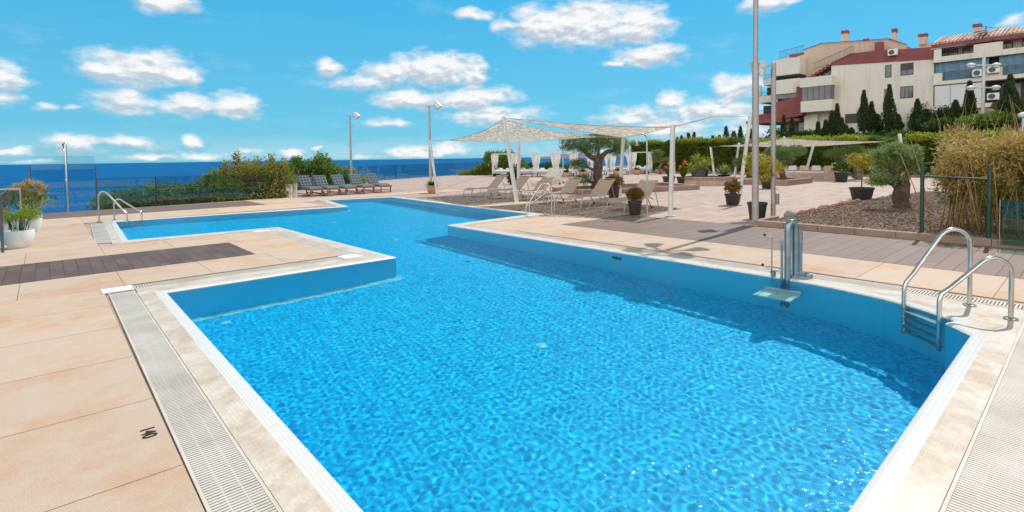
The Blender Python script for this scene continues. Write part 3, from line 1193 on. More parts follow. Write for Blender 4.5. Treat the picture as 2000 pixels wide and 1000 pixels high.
for p in ((-.06, .31, .545), (-.05, .34, .145), (-.07, .215, .07)):
    MB().ball(p, .019).build('knob', M['pot_black'], v_, True)
MB().lathe([(.03, -.03), (.03, .03)], (-.06, .2, .05), 12).build('valve_body', st, v_)
sb = MB()
for (cx, cz, hx, hz, tilt) in ((-.42, -.50, .17, .03, 0.0), (-.26, -.42, .018, .10, .0)):
    sb.obox((cx, .02, cz), (math.cos(tilt), 0, math.sin(tilt)), (0, 1, 0), (-math.sin(tilt), 0, math.cos(tilt)), hx, .22, hz)
s1 = sb.build('seat', M['pot_white'], lift, bevel=.015)
s1.cycles.is_caustics_receiver = True
MB().tube([(-.05, .03, -.75), (-.2, .03, -.62), (-.36, .03, -.46)], .022, 10).build('seat_arm', st, lift, True, 60)


# ------------------------------------------------------------------ lamps, showers, posts
def flood(parent, p, aim, s=1.0, m=None):
    """drum flood lamp at p facing aim"""
    p, aim = Vector(p), Vector(aim).normalized()
    o = MB().tube([p - aim * .10 * s, p - aim * .06 * s, p + aim * .06 * s, p + aim * .12 * s, p + aim * .16 * s], [.045 * s, .09 * s, .105 * s, .135 * s, .14 * s], 16).build('lamp_head', m or M['grey_metal'], parent, True, 45)
    MB().tube([p + aim * .161 * s, p + aim * .165 * s], .125 * s, 16).build('lens', M['window_glass'], o)
    return o


big = thing('lamp_post', 'tall thick grey lamp post rising out of the picture beside the plank deck', 'lamp post', (11.85, 5.12, 0))
MB().tube([(0, 0, -.01), (0, 0, 3.60)], .071, 20).tube([(0, 0, 3.60), (0, 0, 3.66)], [.071, .056], 20).build('lower_pole', M['grey_metal'], big, True, 40)
MB().tube([(0, 0, 3.60), (0, 0, 6.6)], .053, 18).build('upper_pole', M['grey_metal'], big, True, 40)
MB().box(-.11, .11, -.11, .11, 0, .02).build('base_plate', M['grey_metal'], big)
for z in (5.6, 6.4):
    MB().bar((-.42, .30, z), (.42, -.30, z), .05, .05).bar((.30, .42, z), (-.30, -.42, z), .05, .05).build('cross_arm', M['grey_metal'], big)
    for (x, y) in ((-.42, .30), (.42, -.30), (.30, .42), (-.30, -.42)):
        flood(big, (x, y, z - .08), (x, y, -.7), 1.2)
sec = thing('lamp_post', 'slimmer grey post with side arm and square flood lamp, right of the tall post', 'lamp post', (13.42, 5.36, 0))
MB().tube([(0, 0, -.01), (0, 0, 3.82)], .056, 18).build('pole', M['grey_metal'], sec, True, 40)
MB().box(.04, .12, -.10, .02, .35, .62).build('junction_box', M['grey_metal'], sec)
rv = Vector((r0.x, r0.y, 0))
a_ = -rv
MB().bar(a_ * -.02 + Vector((0, 0, 3.78)), a_ * .42 + Vector((0, 0, 3.70)), .035, .045).build('arm', M['grey_metal'], sec)
c_ = a_ * .43
MB().obox((c_.x, c_.y, 3.72), a_ + Vector((0, 0, -.5)), (r0.y, -r0.x, 0), Vector((0, 0, 1)) + a_ * .5, .05, .14, .2).obox((c_.x * .75, c_.y * .75, 3.78), a_ + Vector((0, 0, -.2)), (r0.y, -r0.x, 0), Vector((0, 0, 1)) + a_ * .2, .07, .12, .09).build('lamp_head', M['white_metal'], sec, bevel=.01)


def beach_lamp(loc, h, label, s=1.0):
    t = thing('lamp_post', label, 'lamp post', loc, 0, 'single-arm lamp posts by the sea')
    MB().tube([(0, 0, 0), (0, 0, h * .4), (0, 0, h)], [.085, .07, .055], 14).build('pole', M['grey_metal'], t, True, 50)
    MB().bar(-rv * .18 + Vector((0, 0, h - .03)), rv * .34 + Vector((0, 0, h - .03)), .05, .05).build('arm', M['grey_metal'], t)
    hd = MB()
    hd.tube([rv * .28 + Vector((0, 0, h + .22)), rv * .36 + Vector((0, 0, h + .12)), rv * .46 + Vector((0, 0, h - .02)), rv * .54 + Vector((0, 0, h - .12))], [.05, .13, .17, .19], 14)
    hd.build('lamp_head', M['white_metal'], t, True, 50)
    return t


beach_lamp((14.72, 32.1, 0), 4.42, 'single-arm lamp post behind the blue-cushioned wooden loungers')
beach_lamp((15.4, 23.85, 0), 4.42, 'single-arm lamp post behind the terracotta fern pot, beside a leaning white pole')
for (x, y, h, l) in ((31.3, 28.9, 3.1, 'thin grey pole rising behind the curtained daybeds'),
                     (42.2, 25.4, 4.15, 'thin lamp post against the hedge with a flat dark head above the right sail')):
    t = thing('lamp_post', l, 'lamp post', (x, y, 0))
    MB().tube([(0, 0, 0), (0, 0, h)], [.075, .05], 12).build('pole', M['grey_metal'], t, True, 50)
    if h > 4:
        MB().bar(-rv * .85 + Vector((0, 0, h)), rv * .1 + Vector((0, 0, h)), .16, .07).build('lamp_head', M['pot_black'], t)


def hook_shower(loc, h, d, rad, span, label, head=True):
    t = thing('outdoor_shower', label, 'shower', loc, 0, 'hooked outdoor showers')
    d = Vector(d).normalized()
    pts = [Vector((0, 0, 0)), Vector((0, 0, h * .5)), Vector((0, 0, h - span / 2))]
    for k in range(1, 13):
        a = PI * k / 12
        pts.append(d * (span / 2 * (1 - math.cos(a))) + Vector((0, 0, h - span / 2 + span / 2 * math.sin(a))))
    pts.append(d * span + Vector((0, 0, h - span / 2 - .12)))
    MB().tube(pts, rad, 14).build('pipe', M['steel'], t, True, 60)
    MB().lathe([(.05, 0), (.05, .01), (rad, .02)], (0, 0, 0.003), 16).build('base_plate', M['steel'], t, True, 40)
    e = d * span
    MB().lathe([(rad, 0), (.055, -.03), (.06, -.045)], (e.x, e.y, h - span / 2 - .12), 16).build('shower_head', M['steel'], t, True, 40)
    MB().tube([(0, 0, 1.02), (.0, 0, 1.10)], rad * 1.7, 12).build('valve', M['steel'], t, True, 40)
    return t


hook_shower((11.86, 7.95, 0), 2.17, -rv + Vector((-.2, 0, 0)), .02, .27, 'steel hooked shower on the plank deck beside the black-potted shrub')
hook_shower((.52, 22.45, 0), 2.26, (-.35, .9, 0), .03, .16, 'lone hooked shower before the tall glass screen over the sea')


def post(name, loc, top, rad, m, label, group, cat='post'):
    t = thing(name, label, cat, loc, 0, group)
    top = Vector(top) - Vector(loc)
    MB().tube([(0, 0, 0), tuple(top)], rad, 14).build('pole', m, t, True, 50)
    MB().box(-.11, .11, -.11, .11, 0, .012).build('base_plate', m, t)
    MB().tube([tuple(top + Vector((0, 0, -.06))), tuple(top + Vector((0, 0, .02)))], rad * .4, 8).tube([tuple(top + Vector((-.06, 0, -.04))), tuple(top + Vector((.06, 0, -.04)))], .012, 8).build('eye_bolt', M['steel'], t)
    return t


# leaning tops expressed in metres
P1t = (14.6, 23.0, 2.62)
SG = 'leaning white poles of the shade sails'
post('sail_pole', (12.95, 19.55, 0), (12.95 - rv.x * .28, 19.55 - rv.y * .28, 2.43), .055, M['white_metal'], 'leaning white sail pole beside the terracotta fern pot at the pool corner', SG, 'sail pole')
post('sail_pole', (12.5, 13.8, 0), (12.5 - rv.x * .43, 13.8 - rv.y * .43, 3.04), .075, M['white_metal'], 'tall leaning white sail pole between the second and third pale loungers', SG, 'sail pole')
post('sail_pole', (18.1, 19.8, 0), (18.27, 19.95, 2.43), .09, M['white_metal'], 'white sail pole just right of the tall leaning one, before the daybeds', SG, 'sail pole')
post('sail_pole', (12.25, 7.5, 0), (12.3, 7.45, 2.36), .062, M['white_metal'], 'upright white sail pole on the plank deck edge, right of the hooked shower', SG, 'sail pole')
post('sail_pole', (17.3, 12.9, 0), (17.45, 12.8, 2.36), .07, M['white_metal'], 'white sail pole behind the potted shrubs, in front of the twisted tree', SG, 'sail pole')
post('sail_pole', (16.35, 7.6, 0), (17.0, 7.5, 2.85), .06, M['white_metal'], 'leaning sail pole half hidden behind the tall grey lamp post', SG, 'sail pole')
post('sail_pole', (38.1, 19.55, 0), (37.9, 19.75, 2.18), .08, M['white_metal'], 'far sail pole leaning against the hedge behind the round planter', SG, 'sail pole')
post('sail_pole', (37.6, 17.75, 0), (38.0, 17.6, 2.44), .08, M['white_metal'], 'far sail pole standing left of the tall grey lamp post', SG, 'sail pole')
post('sail_pole', (40.5, 14.0, 0), (41.2, 13.7, 2.15), .09, M['white_metal'], 'far sail pole behind the masonry sofa', SG, 'sail pole')
post('sail_pole', (32.9, 12.4, 0), (32.7, 12.45, 2.62), .075, M['white_metal'], 'far sail pole rising behind the round clipped tree', SG, 'sail pole')
post('sail_pole', (35.6, 7.2, 0), (35.4, 7.4, 2.62), .09, M['white_metal'], 'far sail pole behind the grey-green bonsai crown', SG, 'sail pole')

# sail cloth with cut leaf pattern
m = bpy.data.materials.new('sail_net')
m.use_nodes = True
nt = m.node_tree
nt.nodes.clear()
out = nt.nodes.new('ShaderNodeOutputMaterial')
df = nt.nodes.new('ShaderNodeBsdfDiffuse')
tl = nt.nodes.new('ShaderNodeBsdfTranslucent')
tp = nt.nodes.new('ShaderNodeBsdfTransparent')
ms = nt.nodes.new('ShaderNodeMixShader')
ms.inputs[0].default_value = .42
mt = nt.nodes.new('ShaderNodeMixShader')
tcn = nt.nodes.new('ShaderNodeTexCoord')
vo = nt.nodes.new('ShaderNodeTexVoronoi')
vo.inputs['Scale'].default_value = 9
vo.feature = 'F1'
nt.links.new(tcn.outputs['Object'], vo.inputs['Vector'])
n1 = nt.nodes.new('ShaderNodeTexNoise')
n1.inputs['Scale'].default_value = 16
n1.inputs['Detail'].default_value = 3
nt.links.new(tcn.outputs['Object'], n1.inputs['Vector'])
gt = nt.nodes.new('ShaderNodeMath')
gt.operation = 'GREATER_THAN'
gt.inputs[1].default_value = .60
nt.links.new(n1.outputs['Fac'], gt.inputs[0])
cr = nt.nodes.new('ShaderNodeValToRGB')
cr.color_ramp.elements[0].position = .2
cr.color_ramp.elements[1].position = .9
cr.color_ramp.elements[0].color = (.52, .42, .32, 1)
cr.color_ramp.elements[1].color = (.92, .84, .72, 1)
sc_ = nt.nodes.new('ShaderNodeSeparateColor')
nt.links.new(vo.outputs['Color'], sc_.inputs[0])
nt.links.new(sc_.outputs[1], cr.inputs[0])
nt.links.new(cr.outputs[0], df.inputs[0])
nt.links.new(cr.outputs[0], tl.inputs[0])
nt.links.new(df.outputs[0], ms.inputs[1])
nt.links.new(tl.outputs[0], ms.inputs[2])
nt.links.new(gt.outputs[0], mt.inputs[0])
nt.links.new(ms.outputs[0], mt.inputs[1])
nt.links.new(tp.outputs[0], mt.inputs[2])
nt.links.new(mt.outputs[0], out.inputs[0])
M['sail'] = m


def sail(corners, sag, curve, label, ties):
    """corners a,b,c,d in order round the sail"""
    a, b, c, d = (Vector(p) for p in corners)
    o = (a + b + c + d) / 4
    t = thing('shade_sail', label, 'shade sail', tuple(o), 0, 'net shade sails')
    N = 26
    cen = o
    vs = []
    for j in range(N + 1):
        for i in range(N + 1):
            u, v = i / N, j / N
            p = (a * (1 - u) + b * u) * (1 - v) + (d * (1 - u) + c * u) * v
            # edges drawn in towards the middle
            su, sv = 4 * u * (1 - u), 4 * v * (1 - v)
            eu = abs(2 * v - 1) ** 3 * su
            ev = abs(2 * u - 1) ** 3 * sv
            p = p + (cen - p) * curve * max(eu, ev)
            p.z -= sag * (su * sv) ** .5 * .6 + sag * (eu + ev) * .4
            p.z += .02 * noise.noise((u * 9, v * 9, a.x))
            vs.append(p)
    fs = [(j * (N + 1) + i, j * (N + 1) + i + 1, (j + 1) * (N + 1) + i + 1, (j + 1) * (N + 1) + i) for j in range(N) for i in range(N)]
    MB().add([q - o for q in vs], fs).build('cloth', M['sail'], t, True)
    # rope along the border
    idx = [i for i in range(N + 1)] + [j * (N + 1) + N for j in range(1, N + 1)] + [N * (N + 1) + i for i in range(N - 1, -1, -1)] + [j * (N + 1) for j in range(N - 1, 0, -1)]
    pts = [vs[i] - o for i in idx]
    MB().tube(pts + [pts[0]], .012, 5, False).build('edge_rope', M['grey_metal'], t)
    for k, p in ties:
        q = (a, b, c, d)[k]
        MB().tube([q - o, Vector(p) - o], .008, 5).build('cable', M['grey_metal'], t)
    return t


t1 = Vector((12.95 - rv.x * .28, 19.55 - rv.y * .28, 2.40))
t2 = Vector((12.5 - rv.x * .43, 13.8 - rv.y * .43, 3.0))
t3 = Vector((18.27, 19.95, 2.40))
t4 = Vector((17.45, 12.8, 2.33))
t5 = Vector((12.3, 7.45, 2.33))
t6 = Vector((17.0, 7.5, 2.82))
sail([t1.lerp(t4, .11), t2.lerp(t3, .02), t4.lerp(t1, .12) + Vector((0, 0, .05)), t3.lerp(t2, .04)], .12, .12,
     'left net shade sail rising to a peak over the first pale loungers', [(0, t1), (2, t4)])
sail([t2.lerp(t5, .05), t5.lerp(t2, .02), t6.lerp(t2, .14), t4 + Vector((0, 0, 0.0))], .16, .10,
     'right net shade sail with bright sunlit leaf-cut net over the last pale loungers', [(0, t2), (2, t6)])
sail([(36.9, 18.6, 2.22), (32.75, 12.5, 2.50), (35.9, 8.2, 2.22), (41.0, 13.9, 2.1)], .10, .08,
     'far flat shade sail spread before the hedge and over the masonry sofa', [(0, (37.9, 19.75, 2.16)), (2, (35.4, 7.4, 2.6))])

# ------------------------------------------------------------------ loungers
M['sling'] = mat('sling', (.43, .33, .26), 0.8, var=(.38, .29, .225), vscale=20, trans=.12)
M['wood'] = mat('wood', (.36, .13, .055), 0.5, var=(.26, .085, .035), vscale=12)
M['cushion'] = mat('cushion', (.15, .195, .21), 0.9, var=(.11, .15, .165), vscale=9)
M['alu'] = mat('alu', (.44, .38, .31), 0.35, 0.4)


def sling_lounger():
    t = thing('sun_lounger', 'x', 'sun lounger', (0, 0, 0), 0, 'pale sling loungers beside the pool')
    w = .29
    prof_ = [(-.02, .22), (0, .29), (.06, .335), (.16, .345), (.4, .335), (.7, .325), (1.0, .33), (1.22, .345)]
    for s in (-1, 1):
        y = s * (w + .012)
        MB().tube([(x, y, z) for x, z in prof_] + [(1.3, y, .33), (1.42, y, .28)], .014, 8).build('side_rail', M['alu'], t, True, 60)
        MB().tube([(1.2, y, .345), (1.5, y, .65), (1.70, y, .83)], .014, 8).build('back_rail', M['alu'], t, True, 60)
        MB().tube([(-.0, y, .30), (-.10, y * 1.04, .0)], .014, 8).build('leg', M['alu'], t, True, 60)
        MB().tube([(.42, y, .33), (.33, y * 1.04, .0)], .014, 8).build('leg', M['alu'], t, True, 60)
        l = MB().tube([(1.12, y, .33), (1.34, y * 1.0, .03)], .014, 8).build('leg', M['alu'], t, True, 60)
        MB().tube([(1.34, y - .02, .03), (1.34, y + .02, .03)], .03, 12).build('wheel', M['pot_black'], l)
        MB().tube([(1.5, y, .66), (1.72, y, .05)], .011, 8).build('back_strut', M['alu'], t, True, 60)
    for x_, z_ in ((1.34, .06), (1.70, .83), (-.06, .12)):
        MB().tube([(x_, -w, z_), (x_, w, z_)], .012, 8).build('cross_bar', M['alu'], t, True, 60)
    def strip(pf, th):
        vs = []
        for (x, z) in pf:
            for k in range(7):
                yy = -w + 2 * w * k / 6
                vs.append((x, yy, z - .022 * (1 - (2 * k / 6 - 1) ** 2)))
        n_ = len(pf)
        fs = [(i * 7 + k, i * 7 + k + 1, (i + 1) * 7 + k + 1, (i + 1) * 7 + k) for i in range(n_ - 1) for k in range(6)]
        return MB().add(vs, fs)
    MBs = strip(prof_[1:], 0)
    MBs.build('seat', M['sling'], t, True)
    strip([(1.2, .35), (1.35, .50), (1.5, .65), (1.69, .82)], 0).build('backrest', M['sling'], t, True)
    return t


def copy_tree(o, parent=None):
    c = o.copy()
    COL.objects.link(c)
    c.parent = parent
    if parent is not None:
        c.matrix_parent_inverse = o.matrix_parent_inverse.copy()
    for ch in o.children:
        copy_tree(ch, c)
    return c


proto = sling_lounger()
for k, (x, y, a, l) in enumerate([(12.95, 17.25, -.10, 'pale sling lounger farthest left, nearest the pool corner'),
                                  (12.88, 15.65, -.06, 'pale sling lounger second from the left, just left of the tall leaning pole'),
                                  (12.72, 14.15, -.05, 'pale sling lounger behind the foot of the tall leaning pole'),
                                  (12.62, 12.6, .0, 'pale sling lounger behind the far steel ladder'),
                                  (12.45, 11.0, .02, 'pale sling lounger in front of the twisted bonsai tree'),
                                  (12.35, 9.3, .02, 'pale sling lounger partly hidden by the black-potted shrub')]):
    o = proto if k == 0 else copy_tree(proto)
    o.location = (x, y, .002)
    o.rotation_euler = (0, 0, a)
    o['label'] = l


def wood_lounger(cush=True, wood='wood', label='x', group='wooden loungers with tufted blue cushions'):
    """local +X from foot end to head"""
    t = thing('sun_lounger', label, 'sun lounger', (0, 0, 0), 0, group)
    w = .30
    wd = M[wood]
    MB().box(0, 1.9, -w, -w + .035, .27, .33).box(0, 1.9, w - .035, w, .27, .33).box(0, .035, -w + .035, w - .035, .27, .33).box(1.865, 1.9, -w + .035, w - .035, .27, .33).build('frame', wd, t)
    for x in (.04, 1.8):
        for s in (-1, 1):
            MB().box(x, x + .045, s * (w - .045) - .02, s * (w - .045) + .02, 0, .275).build('leg', wd, t)
    for s in (-1, 1):
        MB().box(.06, 1.84, s * (w - .04) - .01, s * (w - .04) + .01, .08, .11).build('stretcher', wd, t)
        MB().tube([(1.88, s * w, .06), (1.88, s * (w + .03), .06)], .06, 12).build('wheel', M['pot_black'], t)
    mb = MB()
    for k in range(10):
        mb.box(.05 + k * .115, .05 + k * .115 + .085, -w + .03, w - .03, .325, .34)
    mb.build('slats', wd, t)
    d = Vector((math.cos(R(52)), 0, math.sin(R(52))))
    mb = MB()
    for s in (-1, 1):
        mb.bar((1.2, s * (w - .03), .34), (1.2 + d.x * .64, s * (w - .03), .34 + d.z * .64), .03, .04)
    for k in range(6):
        q = .08 + k * .105
        mb.obox((1.2 + d.x * q, 0, .34 + d.z * q), d, (0, 1, 0), (-d.z, 0, d.x), .035, w - .03, .008)
    mb.build('back_frame', wd, t)
    if cush:
        def pad(a, L, dd, nm):
            nn = Vector((-dd.z, 0, dd.x))
            rows, cols = int(L / .14), 4
            NX, NY = rows * 6, cols * 6
            vs = []
            for i in range(NX + 1):
                for j in range(NY + 1):
                    u, v = i / NX, j / NY
                    h = .035 + .055 * (abs(math.sin(u * rows * PI)) * abs(math.sin(v * cols * PI))) ** .45
                    e = min(1, 8 * min(u, 1 - u, v, 1 - v)) ** .4
                    p = Vector(a) + dd * (u * L) + Vector((0, (v - .5) * (2 * w - .02), 0)) + nn * (h * e)
                    vs.append(p)
            fs = [(i * (NY + 1) + j, (i + 1) * (NY + 1) + j, (i + 1) * (NY + 1) + j + 1, i * (NY + 1) + j + 1) for i in range(NX) for j in range(NY)]
            k0 = len(vs)
            base_ = [Vector(a) + dd * (L * u) + Vector((0, (v - .5) * (2 * w - .02), 0)) for u, v in ((0, 0), (1, 0), (1, 1), (0, 1))]
            mb = MB().add(vs, fs)
            mb.add([*base_], [(0, 3, 2, 1)])
            mb.build(nm, M['cushion'], t, True)
        pad((.08, 0, .342), 1.16, Vector((1, 0, 0)), 'seat_cushion')
        pad((1.22, 0, .37), .66, d, 'back_cushion')
    return t


wp = wood_lounger()
WX = [8.95, 9.68, 10.53, 11.42, 12.3]
WL = ['wooden lounger with blue tufted cushion, leftmost of the row by the white planters', 'blue-cushioned wooden lounger second in the row from the left',
      'blue-cushioned wooden lounger in the middle of the row of five', 'blue-cushioned wooden lounger in front of the lamp post foot', 'blue-cushioned wooden lounger at the right end of the row']
for k, x in enumerate(WX):
    o = wp if k == 0 else copy_tree(wp)
    o.location = (x, 22.95 + (.1 if k == 0 else 0), -.010)
    o.rotation_euler = (0, 0, PI / 2 + .02)
    o['label'] = WL[k]
M['white_wood'] = mat('white_wood', (.74, .68, .60), 0.6, var=(.66, .58, .48), vscale=10)
wl2 = wood_lounger(False, 'white_wood', 'x', 'bare white slatted loungers before the daybeds')
for k, (x, y, l) in enumerate([(20.3, 20.9, 'bare white slatted lounger nearest the viewer, behind the pale sling loungers'),
                               (21.4, 21.6, 'bare white slatted lounger in the middle of the three before the daybeds'),
                               (22.5, 22.3, 'bare white slatted lounger farthest back, next to the daybeds')]):
    o = wl2 if k == 0 else copy_tree(wl2)
    o.location = (x, y, -.012)
    o.rotation_euler = (0, 0, .1)
    o['label'] = l

# ------------------------------------------------------------------ daybeds
M['curtain'] = mat('curtain', (.80, .78, .74), 0.9, trans=.35)
M['bed_grey'] = mat('bed_grey', (.38, .40, .44), 0.8)
M['bed_white'] = mat('bed_white', (.72, .72, .72), 0.9)


def curtain_mb(h, w0, w1, tie, w2):
    """tied curtain, local origin at its top centre, hanging down -z, across x"""
    mb = MB()
    rows, cols = 16, 22
    for j in range(rows + 1):
        v = j / rows
        if v < tie:
            k = v / tie
            ww = w0 + (w1 - w0) * (k ** 2.5)
        else:
            k = (v - tie) / (1 - tie)
            ww = w1 + (w2 - w1) * min(1, k * 1.6) ** .7
        for i in range(cols + 1):
            u = i / cols * 2 - 1
            mb.v.append((u * ww / 2, .035 * math.sin(i * 1.9) * (.4 + ww), -v * h))
    for j in range(rows):
        for i in range(cols):
            a = j * (cols + 1) + i
            mb.f.append((a, a + 1, a + cols + 2, a + cols + 1))
    return mb


def daybed(curt):
    t = thing('daybed', 'x', 'daybed', (0, 0, 0), 0, 'white four-post daybeds in a row')
    w, d, h = .84, .9, 1.95
    for sx in (-1, 1):
        for sy in (-1, 1):
            MB().box(sx * w - .028, sx * w + .028, sy * d - .028, sy * d + .028, 0, h).build('post', M['white_metal'], t)
    MB().box(-w, w, -d - .03, -d + .03, h - .06, h + .001).box(-w, w, d - .03, d + .03, h - .06, h + .001).box(-w - .031, -w + .031, -d, d, h - .058, h + .003).box(w - .031, w + .031, -d, d, h - .058, h + .003).build('top_frame', M['white_metal'], t)
    MB().box(-w + .03, w - .03, -d + .03, d - .03, .26, .42).build('base', M['bed_grey'], t)
    for sx in (-.55, .55):
        for sy in (-.7, .7):
            MB().box(sx - .03, sx + .03, sy - .03, sy + .03, 0, .26).build('leg', M['pot_grey'], t)
    MB().box(-w + .05, w - .05, -d + .05, d - .05, .42, .56).build('mattress', M['bed_white'], t, bevel=.04)
    mbp = MB()
    mbp.ball((-.35, d - .25, .63), .22, sq=(1, .7, .35)).ball((.35, d - .28, .63), .22, sq=(1, .7, .35))
    mbp.build('pillows', M['bed_grey'] if curt % 2 else M['bed_white'], t, True)
    for (sx, sy) in ((-1, -1), (1, -1), (1, 1), (-1, 1)):
        if curt == 2 and sx * sy > 0:
            continue
        c = curtain_mb(1.62, .40, .10, .62, .26).build('curtain', M['curtain'], t, True)
        c.location = (sx * (w - .10), sy * (d + .045 * (1 if sy < 0 else 1)), h - .06)
    return t


db = [daybed(0), daybed(1), daybed(2)]
spots = [(28.9, 33.5, .9, 0), (29.75, 31.6, .85, 1), (30.15, 29.75, .8, 0), (31.6, 28.9, .8, 1), (33.9, 29.2, .8, 0), (35.4, 28.5, .85, 2), (37.3, 27.6, .8, 1), (39.6, 27.1, .8, 0)]
DL = ['curtained daybed farthest left, beside the dark red potted plant', 'curtained daybed half hidden behind the leaning sail poles', 'curtained daybed behind the white slatted loungers',
      'curtained daybed with a terracotta pot at its right front corner', 'curtained daybed just left of the twisted tree trunk', 'curtained daybed behind the twisted tree trunk',
      'curtained daybed right of the twisted tree trunk', 'curtained daybed farthest right, against the hedge']
used = set()
for k, (x, y, a, q) in enumerate(spots):
    o = db[q] if q not in used else copy_tree(db[q])
    used.add(q)
    d_ = Vector((x, y)).normalized()
    o.location = (x + d_.x * .9, y + d_.y * .9, -.012)
    o.rotation_euler = (0, 0, math.atan2(d_.y, d_.x) - PI / 2 - .12)
    o['label'] = DL[k]


# ------------------------------------------------------------------ pots and plants
def pot(t, r, h, m, r0_=.74, rim=True, curved=False):
    if curved:
        pf = [(r * .62, 0), (r * .80, h * .2), (r * .94, h * .5), (r, h * .8), (r * .97, h), (r * .90, h), (r * .88, h * .9)]
    else:
        pf = [(r * r0_, 0), (r * .93, h * .86)] + ([(r, h * .865), (r, h)] if rim else [(r * .95, h)]) + [(r * .90, h), (r * .88, h * .9)]
    MB().lathe(pf, seg=28).build('pot', m, t, True, 35)
    MB().lathe([(0, h * .88 + .008), (r * .885, h * .88)], seg=20).build('soil', M['soil'], t)


def strap_leaves(n, L, Wd, z0, spread, m, t, name='foliage', curve=.5, flower=0):
    """arching long leaves from the pot centre"""
    Q = []
    for k in range(n):
        a = RNG.uniform(0, 2 * PI)
        el_ = RNG.uniform(.35, 1.25) if spread else RNG.uniform(1.0, 1.5)
        l = L * RNG.uniform(.6, 1.1)
        d = np.array([math.cos(a) * math.cos(el_), math.sin(a) * math.cos(el_), math.sin(el_)])
        s = np.array([-math.sin(a), math.cos(a), 0]) * Wd / 2
        p = np.array([math.cos(a) * .04, math.sin(a) * .04, z0])
        prevL, prevR = p - s * .5, p + s * .5
        for i in range(1, 5):
            f = i / 4
            c = p + d * l * f + np.array([0, 0, -curve * l * f * f])
            ww = (1 - f * .95) if f > .5 else 1
            Lf, Rt = c - s * ww, c + s * ww
            Q.append([prevL, prevR, Rt, Lf])
            prevL, prevR = Lf, Rt
    return quads_mesh(name, np.array(Q), m, t)


def shrub(label, loc, r, h, pm, blobs, nl, L, Wd, lm, cat='potted plant', group='potted plants on the terrace', stemh=0, curved=False, name='potted_shrub', **kw):
    t = thing(name, label, cat, loc, 0, group)
    pot(t, r, h, pm, curved=curved)
    if stemh:
        MB().tube([(0, 0, h * .8), (.02, .01, h + stemh * .5), (-.01, .02, h + stemh)], [.022, .018, .014], 8).tube([(0, .01, h + stemh * .7), (.12, .1, h + stemh * 1.3)], [.012, .008], 6).tube([(0, .01, h + stemh * .8), (-.12, -.08, h + stemh * 1.35)], [.012, .008], 6).build('stem', M['bark_grey'], t, True)
    else:
        mb = MB()
        for k in range(6):
            a = k * 1.05
            mb.tube([(0, 0, h * .85), (math.cos(a) * r * .4, math.sin(a) * r * .4, h + .14), (math.cos(a) * r * .7, math.sin(a) * r * .7, h + .26)], [.014, .011, .006], 6)
        mb.build('stem', M['stem'], t, True)
    crown('foliage', blobs, nl, L, Wd, lm, t, **kw)
    return t


shrub('round reddish shrub in a black pot beside the hooked shower', (11.98, 8.42, .003), .20, .37, M['pot_black'],
      [((0, 0, .52), (.24, .24, .13)), ((.08, .05, .58), (.14, .14, .12)), ((-.1, -.05, .55), (.13, .13, .11))], 1700, .075, .03, M['leaf_brownish'], upw=.9, rnd=.6)
shrub('smaller shrub in a black pot behind the round shrub, by a sail pole', (16.2, 12.35, -.01), .24, .42, M['pot_black'],
      [((0, 0, .62), (.34, .34, .22))], 1500, .09, .035, M['leaf_brownish'], upw=.9, rnd=.6)
shrub('low red-green succulent in a black pot left of the tall grey post', (16.3, 7.75, -.01), .25, .36, M['pot_black'],
      [((0, 0, .55), (.24, .24, .15)), ((.1, 0, .68), (.13, .13, .1)), ((-.14, .05, .6), (.12, .12, .1))], 420, .10, .06, M['leaf_brownish'], upw=.7, rnd=.7)
shrub('tall yellow citrus bush in a big black pot between the two grey posts', (13.12, 5.62, -.01), .235, .42, M['pot_black'],
      [((0, 0, 1.30), (.26, .26, .34)), ((.15, -.12, 1.15), (.2, .2, .2)), ((-.12, .1, 1.45), (.16, .16, .2))], 1100, .07, .038, M['leaf_yellow'], stemh=.55, upw=.2)
shrub('small yellow citrus tree in a wide black pot by the gravel bed', (20.9, 5.42, -.01), .38, .42, M['pot_black'],
      [((-.15, .1, 1.35), (.35, .35, .22)), ((.3, -.3, 1.42), (.35, .35, .2)), ((.0, .0, 1.15), (.2, .2, .15))], 900, .09, .05, M['leaf_yellow'], stemh=.6, upw=.2)
shrub('yellow leafy shrub in a black pot behind the tall grey post, farther back', (25.2, 10.3, -.01), .33, .5, M['pot_black'],
      [((0, 0, 1.1), (.4, .4, .5)), ((.3, -.3, .95), (.3, .3, .3))], 900, .1, .055, M['leaf_yellow'], upw=.2)
shrub('rounded plant in a grey pot at the far right of the plaza', (32.3, 7.6, -.01), .5, .55, M['pot_grey'],
      [((0, 0, .8), (.5, .5, .3))], 700, .12, .05, M['leaf_olive'])
t = thing('potted_fern', 'spreading fern in a pale terracotta pot at the pool corner', 'potted plant', (13.35, 20.55, -.01), 0, 'potted plants on the terrace')
pot(t, .26, .38, M['terracotta'], curved=True)
strap_leaves(150, .62, .035, .34, True, M['leaf_mid'], t, curve=.45)
